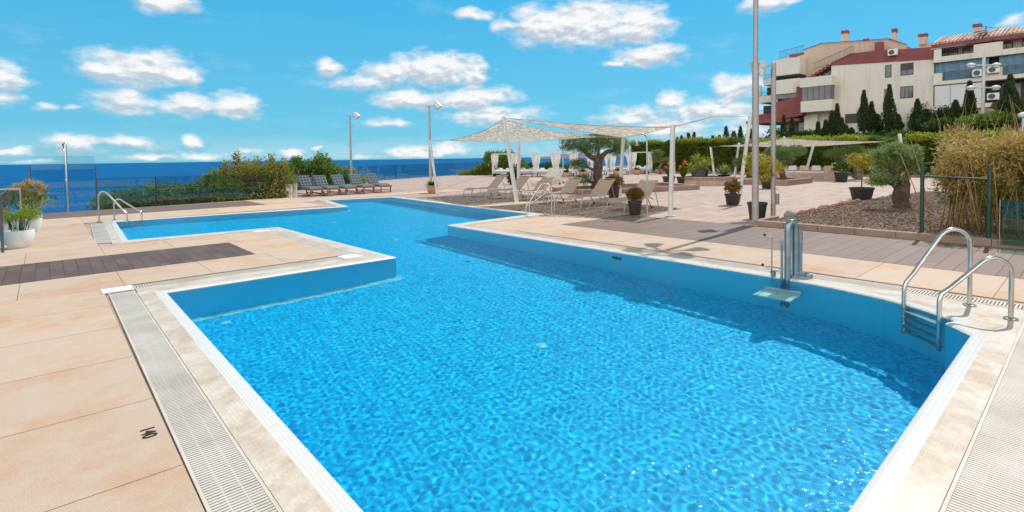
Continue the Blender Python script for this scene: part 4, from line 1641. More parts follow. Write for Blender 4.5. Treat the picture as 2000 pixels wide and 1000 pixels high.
# white pots left
for (x, y, r, h, l, zf, tall) in ((-.42, 13.75, .235, .34, 'white round pot of papyrus at the left railing, nearest the viewer', .75, .42), (-.30, 16.55, .22, .42, 'white pot with tall feathery plumes behind the nearer white pot', 1.12, .66)):
    t = thing('potted_grass', l, 'potted plant', (x, y, 0), 0, 'white pots by the left railing')
    pot(t, r, h, M['pot_white'], curved=True)
    Q = []
    nst = 34
    tips = []
    mb = MB()
    for k in range(nst):
        a = RNG.uniform(0, 2 * PI)
        rr = RNG.uniform(.02, r * .6)
        ln = RNG.uniform(.1, .36) * tall / .5
        z = RNG.uniform(.55, 1) * (zf - h) + h
        p0 = (math.cos(a) * rr, math.sin(a) * rr, h * .85)
        p2 = (math.cos(a) * (rr + ln * .8), math.sin(a) * (rr + ln * .8), z)
        mb.tube([p0, ((p0[0] * .6 + p2[0] * .4), (p0[1] * .6 + p2[1] * .4), (p0[2] + z) / 2 + .05), p2], [.005, .004, .003], 5)
        tips.append(p2)
    mb.build('stems', M['leaf_mid'], t)
    T = np.array(tips)
    k = 26 if tall < .5 else 26
    pts = np.repeat(T, k, 0) + RNG.normal(size=(len(T) * k, 3)) * .012
    ax = RNG.normal(size=pts.shape) + np.array([0, 0, -.1])
    quads_mesh('foliage', leaves(pts, ax, .13, .011), M['leaf_lime'] if tall < .5 else M['leaf_mid'], t)
    if tall > .5:
        top = T[np.argsort(-T[:, 2])[:26]]
        top = top * np.array([.8, .8, 1]) + np.array([.03, -.04, .06])
        pts = np.repeat(top, 34, 0) + RNG.normal(size=(len(top) * 34, 3)) * .03
        ax = RNG.normal(size=pts.shape) + np.array([.3, -.3, .2])
        quads_mesh('plumes', leaves(pts, ax, .11, .009), M['plume'], t)
        low = T * np.array([.8, .8, .7]) + np.array([0, 0, .12])
        pts = np.repeat(low, 30, 0) + RNG.normal(size=(len(T) * 30, 3)) * .05
        quads_mesh('lower_foliage', leaves(pts, RNG.normal(size=pts.shape), .12, .012), M['leaf_lime'], t)
# white planters left of the wooden loungers
for k, (x, y, l) in enumerate([(7.9, 23.55, 'slim white planter with pale greenery at the end of the glass fence'), (8.25, 23.95, 'slim white planter next to the leftmost wooden lounger')]):
    t = thing('planter', l, 'planter', (x, y, -.01), 0, 'slim white planters at the glass corner')
    MB().lathe([(.14, 0), (.17, .55), (.18, .58), (.15, .58), (.14, .5)], seg=20).build('pot', M['pot_white'], t, True, 35)
    crown('foliage', [((0, 0, .72), (.22, .22, .2))], 350, .1, .03, M['leaf_olive'], t)

# terracotta pots before the daybeds
TP = [((29.8, 27.2), 'terracotta pot of spiky greens left of the twisted tree, leftmost of its row'), ((31.2, 26.75), 'terracotta pot of spiky greens close to the left side of the twisted tree'), ((33.2, 26.85), 'terracotta pot with greens seen just past the twisted trunk'),
      ((34.9, 26.2), 'terracotta pot of greens directly right of the twisted trunk'), ((37.6, 26.2), 'terracotta pot of greens in front of the last curtained daybed'), ((40.5, 25.9), 'terracotta pot of greens against the hedge, right end of the row')]
tpp = None
for k, ((x, y), l) in enumerate(TP):
    if tpp is None:
        tpp = thing('potted_agave', l, 'potted plant', (x, y, -.01), 0, 'terracotta pots before the daybeds')
        pot(tpp, .34, .42, M['terracotta'], curved=True)
        strap_leaves(90, .55, .06, .38, True, M['leaf_mid'], tpp, curve=.25)
        o = tpp
    else:
        o = copy_tree(tpp)
    o.location = (x, y, -.01)
    o.rotation_euler = (0, 0, k * 1.3)
    o['label'] = l
t = thing('potted_plant', 'dark pot with reddish leaves left of the first daybed', 'potted plant', (29.1, 35.0, -.01), 0, 'potted plants on the terrace')
pot(t, .27, .5, M['pot_black'])
strap_leaves(80, .7, .06, .45, True, M['leaf_red'], t, curve=.3)
t = thing('potted_plant', 'leafy plant in a low pot behind the tall leaning sail pole', 'potted plant', (20.7, 23.2, -.01), 0, 'potted plants on the terrace')
pot(t, .22, .3, M['pot_black'])
crown('foliage', [((0, 0, .4), (.35, .35, .3)), ((.15, -.1, .9), (.25, .25, .28))], 500, .15, .08, M['leaf_mid'], t)
MB().tube([(0, 0, .3), (.1, -.05, .8)], [.02, .015], 6).build('stem', M['stem'], t)
for (x, y, l) in ((25.9, 15.95, 'black pot of orange-flowered strelitzia behind the upright white pole'), (25.7, 14.95, 'black pot of orange-flowered strelitzia left of the round planter')):
    t = thing('potted_strelitzia', l, 'potted plant', (x, y, -.01), 0, 'potted plants on the terrace')
    pot(t, .36, .44, M['pot_black'])
    strap_leaves(44, .85, .09, .4, False, M['leaf_mid'], t, curve=.2)
    fp = np.array([[.15, .1, 1.15], [-.2, .05, .95], [.05, -.1, 1.25]])
    for f_ in fp:
        quads_mesh('flower', leaves(np.repeat(f_[None], 10, 0), RNG.normal(size=(10, 3)) + np.array([0, 0, .4]), .16, .05), M['flower_orange'], t)

# circular brick planter with pots
M['brick_cap'] = tilemat('brick_cap', (.34, .19, .145), (.42, .25, .19), (.25, .17, .13), .12, .3, .012, .8, .3, noise_bump=.3)
M['render_wall'] = mat('render_wall', (.55, .42, .34), .9, var=(.42, .31, .25), vscale=3, bump=.3, bscale=20)
cpn = thing('round_planter', 'round brick-topped planter in the middle of the plaza', 'planter', (26.85, 14.25, -.012))
MB().lathe([(1.46, 0), (1.46, .30)], seg=48).build('wall', M['render_wall'], cpn)
MB().lathe([(1.10, .30), (1.50, .30), (1.50, .44), (1.10, .44), (1.10, .30)], seg=48).build('brick_rim', M['brick_cap'], cpn)
MB().lathe([(0, .36), (1.11, .36)], seg=32).build('paving', M['render_wall'], cpn)
t = thing('potted_yucca', 'grey bowl of yellow-green yucca rosettes standing on the round planter', 'potted plant', (26.6, 14.55, .43), 0, 'potted plants on the round planter')
pot(t, .42, .30, M['pot_grey'], r0_=.85)
for (x, y, z) in ((-.1, .0, .95), (.25, -.2, .62), (-.35, .3, .5), (.1, .1, .45), (.45, -.35, .75)):
    ps = leaves(np.repeat(np.array([[x, y, z]]), 60, 0), RNG.normal(size=(60, 3)) + np.array([0, 0, .45]), .42, .035)
    quads_mesh('foliage', ps, M['leaf_lime'], t)
    MB().tube([(x * .3, y * .3, .25), (x, y, z)], [.035, .03], 7).build('stem', M['bark_grey'], t, True)
t = thing('potted_plant', 'dark pot with thin silvery stems behind the yucca bowl', 'potted plant', (27.5, 14.7, .43), 0, 'potted plants on the round planter')
pot(t, .24, .3, M['pot_black'])
strap_leaves(40, .75, .05, .26, False, M['leaf_olive'], t, curve=.1)
t = thing('potted_strelitzia', 'strelitzia with orange flower at the right of the round planter', 'potted plant', (27.6, 13.6, .43), 0, 'potted plants on the round planter')
pot(t, .38, .07, M['pot_black'])
strap_leaves(60, .85, .08, .05, True, M['leaf_pine'], t, curve=.12)
quads_mesh('flower', leaves(np.repeat(np.array([[0, -.1, .55]]), 10, 0), RNG.normal(size=(10, 3)), .15, .05), M['flower_orange'], t)

# low planter round the twisted tree
lp = thing('low_planter', 'low brick-edged planter bed around the twisted bonsai tree', 'planter', (20.3, 14.8, -.012))
q = [(16.7, 14.3), (19.2, 13.3), (22.7, 12.35), (24.2, 15.2), (21.0, 16.3), (17.4, 16.9)]
qi = offset_poly(q, -.28)
mb = MB()
nq = len(q)
mb.v = [(x, y, 0) for x, y in q] + [(x, y, .2) for x, y in q] + [(x, y, .2) for x, y in qi] + [(x, y, .05) for x, y in qi]
mb.f = [(i + r_ * nq, (i + 1) % nq + r_ * nq, (i + 1) % nq + (r_ + 1) * nq, i + (r_ + 1) * nq) for r_ in range(3) for i in range(nq)]
mb.build('brick_rim', M['brick_cap'], lp, world=True)
o = sheet('soil', [(x - 20.3, y - 14.8) for x, y in qi], [], .08, M['soil'], lp)
# second low planter behind
o = thing('low_planter', 'low brick planter edge right of the round planter, partly behind the posts', 'planter', (29.4, 11.6, -.012))
MB().box(-1.6, 1.8, -1.2, -.95, 0, .28).box(-1.6, -1.35, -.95, .95, 0, .28).box(-1.6, 1.8, .95, 1.2, 0, .28).box(1.55, 1.8, -.95, .95, 0, .28).build('brick_rim', M['brick_cap'], o)
MB().box(-1.35, 1.55, -.95, .95, 0, .18).build('soil', M['soil'], o)
# masonry sofa
sf = thing('masonry_sofa', 'built-in masonry corner sofa with pale cushions under the far sail', 'sofa', (36.2, 12.2, -.012))
MB().box(1.0, 1.25, -1.2, 2.6, 0, .72).build('back_wall', M['render_wall'], sf)
MB().box(.1, 1.0, -1.2, 2.6, 0, .36).build('bench', M['render_wall'], sf)
MB().box(-1.3, 1.25, -1.75, -1.2, 0, .58).build('arm_block', M['render_wall'], sf)
MB().box(.15, .98, -1.15, 2.5, .361, .46).build('seat_cushion', M['bed_white'], sf, bevel=.04)
for k in range(5):
    MB().obox((.85, -.8 + k * .72, .66), (1, 0, .25), (0, 1, 0), (-.25, 0, 1), .07, .26, .16).build('back_cushion', M['bed_white'] if k % 2 else M['pinkcream'], sf, bevel=.05)
for (x, y, h, l) in ((40.6, 24.5, .95, 'short white bollard standing in front of the hedge'), (38.6, 11.6, .95, 'short pale bollard behind the arm of the masonry sofa')):
    o = MB().lathe([(.11, 0), (.11, h - .05), (.14, h - .05), (.14, h), (0, h + .03)], seg=16).build('bollard', M['white_metal'], None, True, 35)
    o.location = (x, y, -.012)
    tag(o, l, 'bollard', 'short bollard lights')


# ------------------------------------------------------------------ trees
def bonsai(name, label, cat, loc, trunk, branches, pads, nl, L, Wd, lm, bm_, core=True, group=None, **kw):
    t = thing(name, label, cat, loc, 0, group)
    mb = MB()
    mb.tube([p for p, r in trunk], [r for p, r in trunk], 14)
    for br in branches:
        mb.tube([p for p, r in br], [r for p, r in br], 9)
    tr = mb.build('trunk', bm_, t, True)
    crown('crown', pads, nl, L, Wd, lm, t, **kw)
    return t


def wav(pts, n_, amp, r0_, r1_, seed):
    """resample a polyline with wobble and taper"""
    rs = random.Random(seed)
    pts = [Vector(p) for p in pts]
    out_ = []
    m_ = len(pts) - 1
    for i in range(n_ + 1):
        u = i / n_ * m_
        k = min(int(u), m_ - 1)
        f = u - k
        p = pts[k].lerp(pts[k + 1], f)
        w_ = Vector((rs.uniform(-1, 1), rs.uniform(-1, 1), 0)) * amp * (1 if 0 < i < n_ else 0)
        r_ = r0_ + (r1_ - r0_) * (i / n_)
        out_.append((tuple(p + w_), r_ * rs.uniform(.85, 1.15)))
    return out_


def rr(a, z, b=0):
    """offset: a metres to camera right, b metres away, z up"""
    return (rv.x * a + f0.x * b, rv.y * a + f0.y * b, z)


# twisted juniper bonsai
pads = []
for (a, z, ra, rz_) in ((-1.1, 2.25, .55, .32), (-.7, 1.95, .5, .25), (-.25, 2.3, .5, .25), (-.2, 1.85, .45, .2), (.35, 2.1, .45, .25), (.75, 2.25, .5, .35), (1.15, 2.0, .45, .4), (.95, 1.75, .35, .22), (-1.35, 1.95, .3, .15), (.15, 2.35, .5, .2)):
    pads.append((rr(a, z), (ra * .9, ra * .9, rz_)))
pads += [(rr(-.75, 1.15), (.42, .42, .24)), (rr(-.95, 1.25), (.25, .25, .15)), (rr(-.55, .48), (.42, .4, .22)), (rr(-.85, .5), (.2, .2, .14))]
bonsai('bonsai_tree', 'twisted bonsai tree with flat green pads rising from the low brick planter', 'tree', (18.9, 15.4, .05),
       wav([rr(-.1, 0), rr(.1, .35), rr(.05, .8), rr(.12, 1.25), rr(.1, 1.5)], 12, .02, .24, .17, 4),
       [wav([rr(.1, 1.35), rr(-.35, 1.6), rr(-.6, 1.85), rr(-.9, 2.05)], 7, .03, .13, .04, 5), wav([rr(.12, 1.4), rr(.5, 1.75), rr(.85, 1.82), rr(1.1, 1.95)], 7, .03, .13, .04, 6),
        wav([rr(.1, 1.4), rr(.15, 1.8), rr(.1, 2.2)], 5, .03, .09, .03, 7), wav([rr(.05, .85), rr(-.4, 1.05), rr(-.7, 1.12)], 5, .02, .07, .03, 8), wav([rr(.0, .3), rr(-.35, .4), rr(-.55, .45)], 5, .02, .09, .04, 9)],
       pads, 15000, .10, .022, M['leaf_pine'], M['bark'], upw=.9, rnd=.55, shell=.35)
# grey-green olive bonsai on the gravel bed
bonsai('bonsai_tree', 'grey-green bonsai with a thick dark trunk on the gravel bed', 'tree', (17.6, 3.65, .05),
       wav([rr(.05, 0), rr(.0, .3), rr(.05, .6), rr(.1, .85)], 9, .02, .21, .14, 14),
       [wav([rr(.05, .75), rr(-.2, 1.0), rr(-.45, 1.15)], 6, .02, .11, .04, 15), wav([rr(.1, .8), rr(.25, 1.0), rr(.4, 1.2)], 6, .02, .10, .04, 16), wav([rr(.0, .5), rr(-.3, .7), rr(-.5, .76)], 5, .02, .06, .03, 17)],
       [(rr(-.1, 1.45), (.42, .42, .26)), (rr(-.42, 1.25), (.28, .3, .2)), (rr(.2, 1.42), (.28, .3, .24)), (rr(-.15, 1.62), (.3, .3, .16)), (rr(-.55, .78), (.3, .28, .13)), (rr(-.2, .78), (.22, .22, .1)), (rr(.22, 1.12), (.26, .26, .13)), (rr(-.62, 1.5), (.16, .16, .1)), (rr(.38, 1.6), (.16, .16, .1))],
       17000, .09, .018, M['leaf_olive'], M['bark'], upw=.7, rnd=1.0, shell=.5, lump=.42)
# far clipped trees
bonsai('bonsai_tree', 'small cloud-pruned tree with two tufts at the right end of the daybeds', 'tree', (39.3, 25.2, 0),
       wav([rr(.2, 0), rr(.05, .5), rr(.3, .9)], 6, .03, .12, .08, 24), [wav([rr(.3, .8), rr(0, 1.3), rr(-.1, 1.6)], 5, .03, .08, .05, 25), wav([rr(.3, .9), rr(.7, 1.1)], 4, .02, .06, .04, 26)],
       [(rr(-.1, 1.75), (.5, .5, .32)), (rr(-.15, 1.3), (.45, .45, .3)), (rr(.75, 1.2), (.38, .38, .18))], 3500, .13, .03, M['leaf_pine'], M['bark_grey'], upw=.8, rnd=.5)
bonsai('clipped_tree', 'tree clipped into a large round dome between the two grey posts', 'tree', (30.6, 11.9, 0),
       wav([rr(.3, 0), rr(.2, .4), rr(.1, .8)], 6, .02, .2, .14, 34), [wav([rr(.1, .7), rr(-.1, 1.2)], 4, .03, .1, .05, 35), wav([rr(.1, .7), rr(.6, 1.3)], 4, .03, .08, .05, 36)],
       [(rr(-.1, 1.35), (.85, .85, .55)), (rr(.95, 1.75), (.5, .5, .28)), (rr(-.1, 1.6), (.7, .7, .45))], 12000, .10, .022, M['leaf_pine'], M['bark'], upw=.7, rnd=.4, shell=.2, lump=.05)
bonsai('bonsai_tree', 'cloud-pruned grey pine beside the black pot, right of the masonry sofa', 'tree', (37.0, 10.0, 0),
       wav([rr(.2, 0), rr(.3, .4), rr(.1, .8)], 6, .04, .3, .2, 44), [wav([rr(.1, .7), rr(-.6, 1.2), rr(-1.0, 1.4)], 5, .03, .15, .06, 45), wav([rr(.1, .7), rr(.6, 1.1), rr(1.0, 1.3)], 5, .03, .15, .06, 46)],
       [(rr(-1.0, 1.55), (.75, .7, .3)), (rr(-.1, 1.75), (.6, .6, .25)), (rr(.9, 1.45), (.8, .7, .3)), (rr(-.6, 1.0), (.35, .3, .18)), (rr(.3, 1.3), (.4, .4, .2))], 9000, .13, .026, M['leaf_pine'], M['bark_grey'], upw=.8, rnd=.5)
bonsai('bonsai_tree', 'dark cloud-pruned tree against the hedge, left of the tall grey post', 'tree', (36.5, 16.3, 0),
       wav([rr(.1, 0), rr(.2, .5), rr(.1, 1.0)], 6, .04, .2, .12, 54), [wav([rr(.1, .8), rr(-.5, 1.1)], 4, .03, .1, .05, 55)],
       [(rr(-.55, 1.0), (.45, .45, .32)), (rr(.25, 1.4), (.7, .6, .4)), (rr(.5, .8), (.5, .5, .35)), (rr(.0, 1.9), (.4, .4, .2))], 6000, .13, .03, M['leaf_pine'], M['bark'], upw=.7, rnd=.5)
shrub('strelitzia in a black pot in front of the cloud-pruned grey pine', (33.2, 9.6, -.01), .36, .52, M['pot_black'],
      [((0, 0, .75), (.3, .3, .25))], 160, .42, .06, M['leaf_mid'], upw=1.2, rnd=.7)


def tree(label, loc, blobs, trunk_r, trunk_h, nl, L, Wd, lm, name='tree', group='trees and shrubs beyond the glass fence', **kw):
    t = thing(name, label, 'tree' if 'tree' in name else 'shrub', loc, 0, group)
    mb = MB()
    top = Vector(blobs[0][0])
    mb.tube([(0, 0, -.5), (.05, .02, trunk_h * .5), tuple(Vector((top.x * .5, top.y * .5, trunk_h)))], [trunk_r, trunk_r * .8, trunk_r * .5], 9)
    for c, r_ in blobs:
        mb.tube([(0.02, 0, trunk_h * .5), tuple(Vector(c) * .6 + Vector((0, 0, trunk_h * .2))), tuple(c)], [trunk_r * .5, trunk_r * .35, trunk_r * .15], 6)
    mb.build('trunk', M['bark'], t, True)
    crown('crown', blobs, nl, L, Wd, lm, t, **kw)
    return t


leafmat('leaf_autumn', (.24, .30, .035), (.16, .23, .03), (.38, .26, .05), vs=2.0)
leafmat('leaf_bright', (.14, .22, .035), (.08, .14, .025), (.22, .30, .05), vs=1.0)
# bush behind the glass, px 400-555
bl = [(rr(a, z, b_), (r1, r1, r2)) for a, z, b_, r1, r2 in
      ((-1.3, .6, 0, .75, .7), (-.6, .9, .2, .75, .7), (.1, .8, 0, .8, .75), (.8, .9, .2, .75, .65), (1.3, .7, 0, .6, .7), (-.3, .2, -.3, 1.2, .7), (.9, .1, -.3, .9, .7))]
bl += [(rr(a, z), (.12, .12, .35)) for a, z in ((-.6, 1.7), (.95, 1.6), (.3, 1.45), (1.5, 1.35), (-1.2, 1.25), (1.25, 1.25))]
tree('large yellow-red tinged bush beyond the glass fence', (6.7, 24.7, 0), bl, .1, .5, 17000, .12, .055, M['leaf_autumn'], name='bush', lump=.3)
bl = [(rr(a, z, b_), (r1, r1, r2)) for a, z, b_, r1, r2 in
      ((-1.6, .15, 0, .9, .45), (-.4, .3, .2, .9, .5), (.9, .3, .2, .9, .5), (2.1, .45, .3, .9, .6), (-2.4, .0, 0, .5, .35), (1.7, .9, .5, .35, .4))]
tree('low green hedge-like shrub beyond the glass, behind the far left ladder', (3.6, 25.3, -.1), bl, .1, .3, 16000, .11, .045, M['leaf_bright'], name='bush', lump=.3)
bl = [(rr(a, z, b_), (r1, r1, r2)) for a, z, b_, r1, r2 in
      ((-1.0, .9, 0, .8, .6), (-.2, 1.0, .2, .8, .55), (.6, 1.35, 0, .55, .6), (1.0, .9, 0, .75, .55), (0, .2, 0, 1.5, .6), (-.9, 1.5, 0, .35, .35))]
tree('bright green tree beyond the glass behind the first wooden loungers', (12.0, 31.6, 0), bl, .14, .8, 13000, .15, .07, M['leaf_bright'], lump=.3)
bl = [(rr(a, z), (r1, r1, r2)) for a, z, r1, r2 in ((-.6, .4, .7, .6), (.3, .5, .7, .55), (1.0, .1, .6, .4))]
tree('small olive-green tree beyond the glass, left of the far lamp post', (14.9, 33.6, 0), bl, .1, .5, 6000, .13, .045, M['leaf_olive'], lump=.3)
bl = [(rr(a, z), (r1, r1, r2)) for a, z, r1, r2 in ((-.9, .3, .9, .6), (.4, 1.0, 1.2, 1.0), (1.5, 1.3, 1.2, .9), (2.4, .5, 1.1, .9), (-.1, 1.7, .6, .4), (-2.2, -.2, 1.0, .5))]
tree('green tree behind the first curtained daybed', (31.4, 38.2, 0), bl, .2, .8, 12000, .22, .1, M['leaf_bright'], lump=.3)
bl = [(rr(a, z), (r1, r1, r2)) for a, z, r1, r2 in ((-1.6, .3, 1.0, .7), (0, .3, 1.1, .7), (1.5, .2, 1.1, .6))]
tree('dark green rounded shrub behind the middle daybeds', (36.2, 35.4, 0), bl, .2, .6, 9000, .2, .1, M['leaf_mid'], name='bush', lump=.25)

# hedge in two heights
def hedge(label, x, y0, y1, h, dz=0, yellow=0.0, n=26000, thick=1.0):
    t = thing('hedge', label, 'hedge', (x, (y0 + y1) / 2, 0), 0, 'clipped hedges behind the plaza')
    L_ = (y1 - y0)
    MB().box(.12, thick - .1, -L_ / 2 + .1, L_ / 2 - .1, .25, h - .12).build('dark_core', M['leaf_core'], t)  # solid dark core added so nothing shows through between the leaves
    k = int(n * .6)
    p1 = np.stack([RNG.uniform(-.06, .14, k), RNG.uniform(-L_ / 2, L_ / 2, k), RNG.uniform(.12, h, k)], 1)
    bul = .10 * np.sin(p1[:, 1] * 1.7) + .07 * np.sin(p1[:, 1] * 4.1 + p1[:, 2] * 2)
    p1[:, 0] += bul
    o1 = np.tile([-1, 0, .1], (k, 1))
    k2 = n - k
    p2 = np.stack([RNG.uniform(0, thick, k2), RNG.uniform(-L_ / 2, L_ / 2, k2), np.zeros(k2)], 1)
    p2[:, 2] = h + .09 * np.sin(p2[:, 1] * 2.3) + .05 * np.sin(p2[:, 1] * 6.1) + RNG.uniform(-.15, .1, k2)
    o2 = np.tile([0, 0, 1.], (k2, 1))
    p = np.concatenate([p1, p2])
    o_ = np.concatenate([o1, o2])
    quads_mesh('foliage', leaves(p, o_ + RNG.normal(size=p.shape) * .7, .17, .075), M['leaf_hedge'], t)
    if yellow:
        k3 = int(L_ * yellow * 2.6)
        cy_ = RNG.uniform(-L_ / 2, L_ / 2, int(L_ * .9))
        c = RNG.choice(cy_, k3) + RNG.normal(size=k3) * .35
        p3 = np.stack([RNG.uniform(-.12, thick * .6, k3), c, h - .10 + np.abs(RNG.normal(size=k3)) * .17], 1)
        quads_mesh('new_growth', leaves(p3, RNG.normal(size=p3.shape) * .6 + np.array([0, 0, .8]), .16, .075), M['leaf_lime'], t)
    for k in range(int(L_ / 1.1)):
        pass
    mb = MB()
    y = -L_ / 2 + .3
    while y < L_ / 2:
        mb.tube([(.2, y, 0), (.3, y + .1, .5)], [.04, .03], 5)
        y += .9
    mb.build('stems', M['bark'], t)
    return t


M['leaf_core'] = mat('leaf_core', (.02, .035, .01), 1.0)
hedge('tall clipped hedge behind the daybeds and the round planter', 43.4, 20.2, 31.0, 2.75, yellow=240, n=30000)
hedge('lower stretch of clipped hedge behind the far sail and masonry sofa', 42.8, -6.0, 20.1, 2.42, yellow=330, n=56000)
lw = sheet('lawn_strip', [(40.9, 25.8), (42.0, -8), (44.5, -8), (44.2, 28)], [], -.004, mat('lawn', (.17, .21, .045), .9, var=(.11, .15, .03), vscale=6, bump=.6, bscale=60))
tag(lw, kind='structure')
k = 16000
p = np.stack([RNG.uniform(41.2, 43.5, k), RNG.uniform(-6, 26, k), np.full(k, -.004)], 1)
g_ = quads_mesh('grass', leaves(p, RNG.normal(size=p.shape) * .35 + np.array([0, 0, 1]), .08, .02), M['leaf_lime'])
tag(g_, 'short bright grass on the strip before the hedge', 'grass', kind='stuff')
o = MB().add([(40.8, 25.8, -.012), (41.9, -8, -.012), (42.02, -8, -.012), (40.92, 25.8, -.012), (40.8, 25.8, .08), (41.9, -8, .08), (42.02, -8, .08), (40.92, 25.8, .08)],
             [(0, 1, 5, 4), (4, 5, 6, 7), (1, 2, 6, 5), (2, 3, 7, 6), (3, 0, 4, 7)]).build('lawn_kerb', M['brick_cap'])
tag(o, kind='structure')


# ------------------------------------------------------------------ gravel bed with kerb, bamboo
bed = sheet('gravel_bed', [(11.9, 5.05), (11.9, -14), (24.5, -14), (26, 4.6), (20.2, 5.0), (13.6, 5.15)], [], .05,
            mat('bed_soil', (.14, .09, .065), .95, var=(.08, .05, .036), vscale=12, bump=1, bscale=45))
tag(bed, kind='structure')
# chips
K = 15000
cx = 12.0 + (RNG.uniform(0, 1, K) ** 1.5) * 11
cyy = RNG.uniform(-1.5, 5.0, K)
sz = RNG.uniform(.012, .036, K)
d3 = unit(RNG.normal(size=(K, 3)))
e3 = unit(np.cross(d3, RNG.normal(size=(K, 3))))
g3 = np.cross(d3, e3)
c3 = np.stack([cx, cyy, np.full(K, .055)], 1)
V8 = []
for sx, sy, szz in ((-1, -1, -1), (1, -1, -1), (1, 1, -1), (-1, 1, -1), (-1, -1, 1), (1, -1, 1), (1, 1, 1), (-1, 1, 1)):
    j = RNG.uniform(.6, 1.2, (K, 3))
    V8.append(c3 + (d3 * sx * 1.25 * j[:, :1] + e3 * sy * .8 * j[:, 1:2] + g3 * szz * .35 * j[:, 2:]) * sz[:, None])
V8 = np.stack(V8, 1)
fx = np.array([(0, 3, 2, 1), (4, 5, 6, 7), (0, 1, 5, 4), (1, 2, 6, 5), (2, 3, 7, 6), (3, 0, 4, 7)])
me = bpy.data.meshes.new('bark_chips')
me.vertices.add(K * 8)
me.vertices.foreach_set('co', V8.reshape(-1).astype(np.float32))
F = (fx[None] + (np.arange(K) * 8)[:, None, None]).reshape(-1)
me.loops.add(len(F))
me.loops.foreach_set('vertex_index', F.astype(np.int32))
me.polygons.add(K * 6)
me.polygons.foreach_set('loop_start', np.arange(0, K * 24, 4, dtype=np.int32))
me.polygons.foreach_set('loop_total', np.full(K * 6, 4, dtype=np.int32))
me.update(calc_edges=True)
o = link('bark_chips', me, mat('chip', (.13, .075, .052), .9, var=(.22, .13, .09), vscale=3, island=(.27, .19, .145)))
tag(o, 'brown and grey bark and stone chips covering the planting bed', 'mulch', kind='stuff')


def rock(loc, s, label, m, group, seed):
    bm = bmesh.new()
    bmesh.ops.create_icosphere(bm, subdivisions=3, radius=1)
    for v in bm.verts:
        k_ = 1 + .28 * noise.noise(v.co * 1.4 + Vector((seed, seed * 2, 0))) + .12 * noise.noise(v.co * 4 + Vector((seed, 0, 3)))
        v.co = Vector((v.co.x * s[0], v.co.y * s[1], v.co.z * s[2])) * k_
    me = bpy.data.meshes.new('rock')
    bm.to_mesh(me)
    bm.free()
    o = link('rock', me, m, None, True)
    o.location = loc
    return tag(o, label, 'rock', group)


M['rock_red'] = mat('rock_red', (.34, .15, .09), .95, var=(.24, .11, .07), vscale=14, bump=1, bscale=30)
M['rock_grey'] = mat('rock_grey', (.30, .28, .26), .95, var=(.20, .18, .17), vscale=8, bump=1, bscale=20)
k = 0
x = 13.9
while x < 19.5:
    s_ = random.uniform(.07, .13) * (1.3 if 15.5 < x < 17 else 1)
    rock((x, 5.12 + random.uniform(-.05, .05), .05), (s_, s_ * .8, s_ * .7), 'reddish lava rock in the row along the far edge of the gravel bed', M['rock_red'], 'reddish edging rocks of the gravel bed', k * 3.1)
    x += s_ * 2.1 + random.uniform(0, .12)
    k += 1
rock((13.5, 5.0, .08), (.16, .14, .12), 'grey boulder at the foot of the slimmer grey post', M['rock_grey'], None, 71)
rock((20.3, 4.25, .1), (.2, .2, .22), 'upright grey boulder left of the dark bonsai trunk', M['rock_grey'], None, 33)
kb = thing('stone_kerb', 'low kerb of brown stone blocks edging the gravel bed', 'kerb', (11.8, 0, -.012))
mb = MB()
y = -14.0
while y < 5.1:
    w_ = .66
    mb.box(11.752, 11.93, y + .003, min(5.1, y + w_ - .003), 0, .125)
    y += w_
mb.box(11.932, 13.0, 5.05, 5.17, 0, .12)
mb.build('blocks', M['plank2'] if 'plank2' in M else mat('kerb_stone', (.34, .235, .18), .8, var=(.27, .185, .14), vscale=3, bump=.2, bscale=50), kb, world=True, bevel=.006)

# bamboo
bam = thing('bamboo_clump', 'tall golden bamboo thicket behind the dark green frame on the right', 'bamboo', (13.6, 1.6, .05))
mb = MB()
rs = random.Random(8)
for k in range(230):
    y = rs.uniform(-4.2, 2.2)
    x = 12.45 + rs.uniform(0, 1.5)
    h_ = rs.uniform(1.1, 1.9)
    lx, ly = rs.uniform(-.35, .35), rs.uniform(-.45, .45)
    mb.tube([(x, y, .0), (x + lx * .4, y + ly * .4, h_ * .55), (x + lx, y + ly, h_)], [.011, .009, .004], 5)
for k in range(26):
    y = rs.uniform(-4.5, 1.8)
    x = 13.0 + rs.uniform(0, 1.5)
    mb.tube([(x, y, 1.2), (x + .1, y + rs.uniform(-.2, .2), 2.0), (x + .2, y + rs.uniform(-.5, .5), rs.uniform(2.2, 2.75))], [.008, .006, .003], 4)
mb.build('canes', M['bamboo_cane'], bam, True, world=True)
bl = []
for k in range(90):
    y = rs.uniform(-5.5, 1.92)
    x = rs.uniform(12.75, 14.6)
    z = rs.uniform(.95, 1.75)
    bl.append(((x - 13.6, y - 1.6, z), (.38, .38, .32)))
crown('foliage', bl, 125000, .095, .02, M['leaf_bamboo'], bam, upw=.1, rnd=1.3, shell=.6, lump=.25)
bl = [((rs.uniform(-.7, .9), rs.uniform(-6.0, .3), rs.uniform(.35, 1.1)), (.36, .36, .35)) for k in range(50)]
crown('lower_foliage', bl, 40000, .12, .018, M['leaf_bamboo_green'], bam, upw=0, rnd=1.1, shell=.5)
M['green_paint'] = mat('green_paint', (.012, .05, .035), .35)
fr = thing('metal_frame', 'dark green metal frame of two posts and a rail before the bamboo', 'frame', (12.3, 1.75, 0))
for (x, y, h_) in ((12.12, 2.18, 1.40), (11.98, 1.24, 1.36)):
    MB().tube([(x, y, 0), (x, y, h_)], .032, 12).build('post', M['green_paint'], fr, True, 50, world=True)
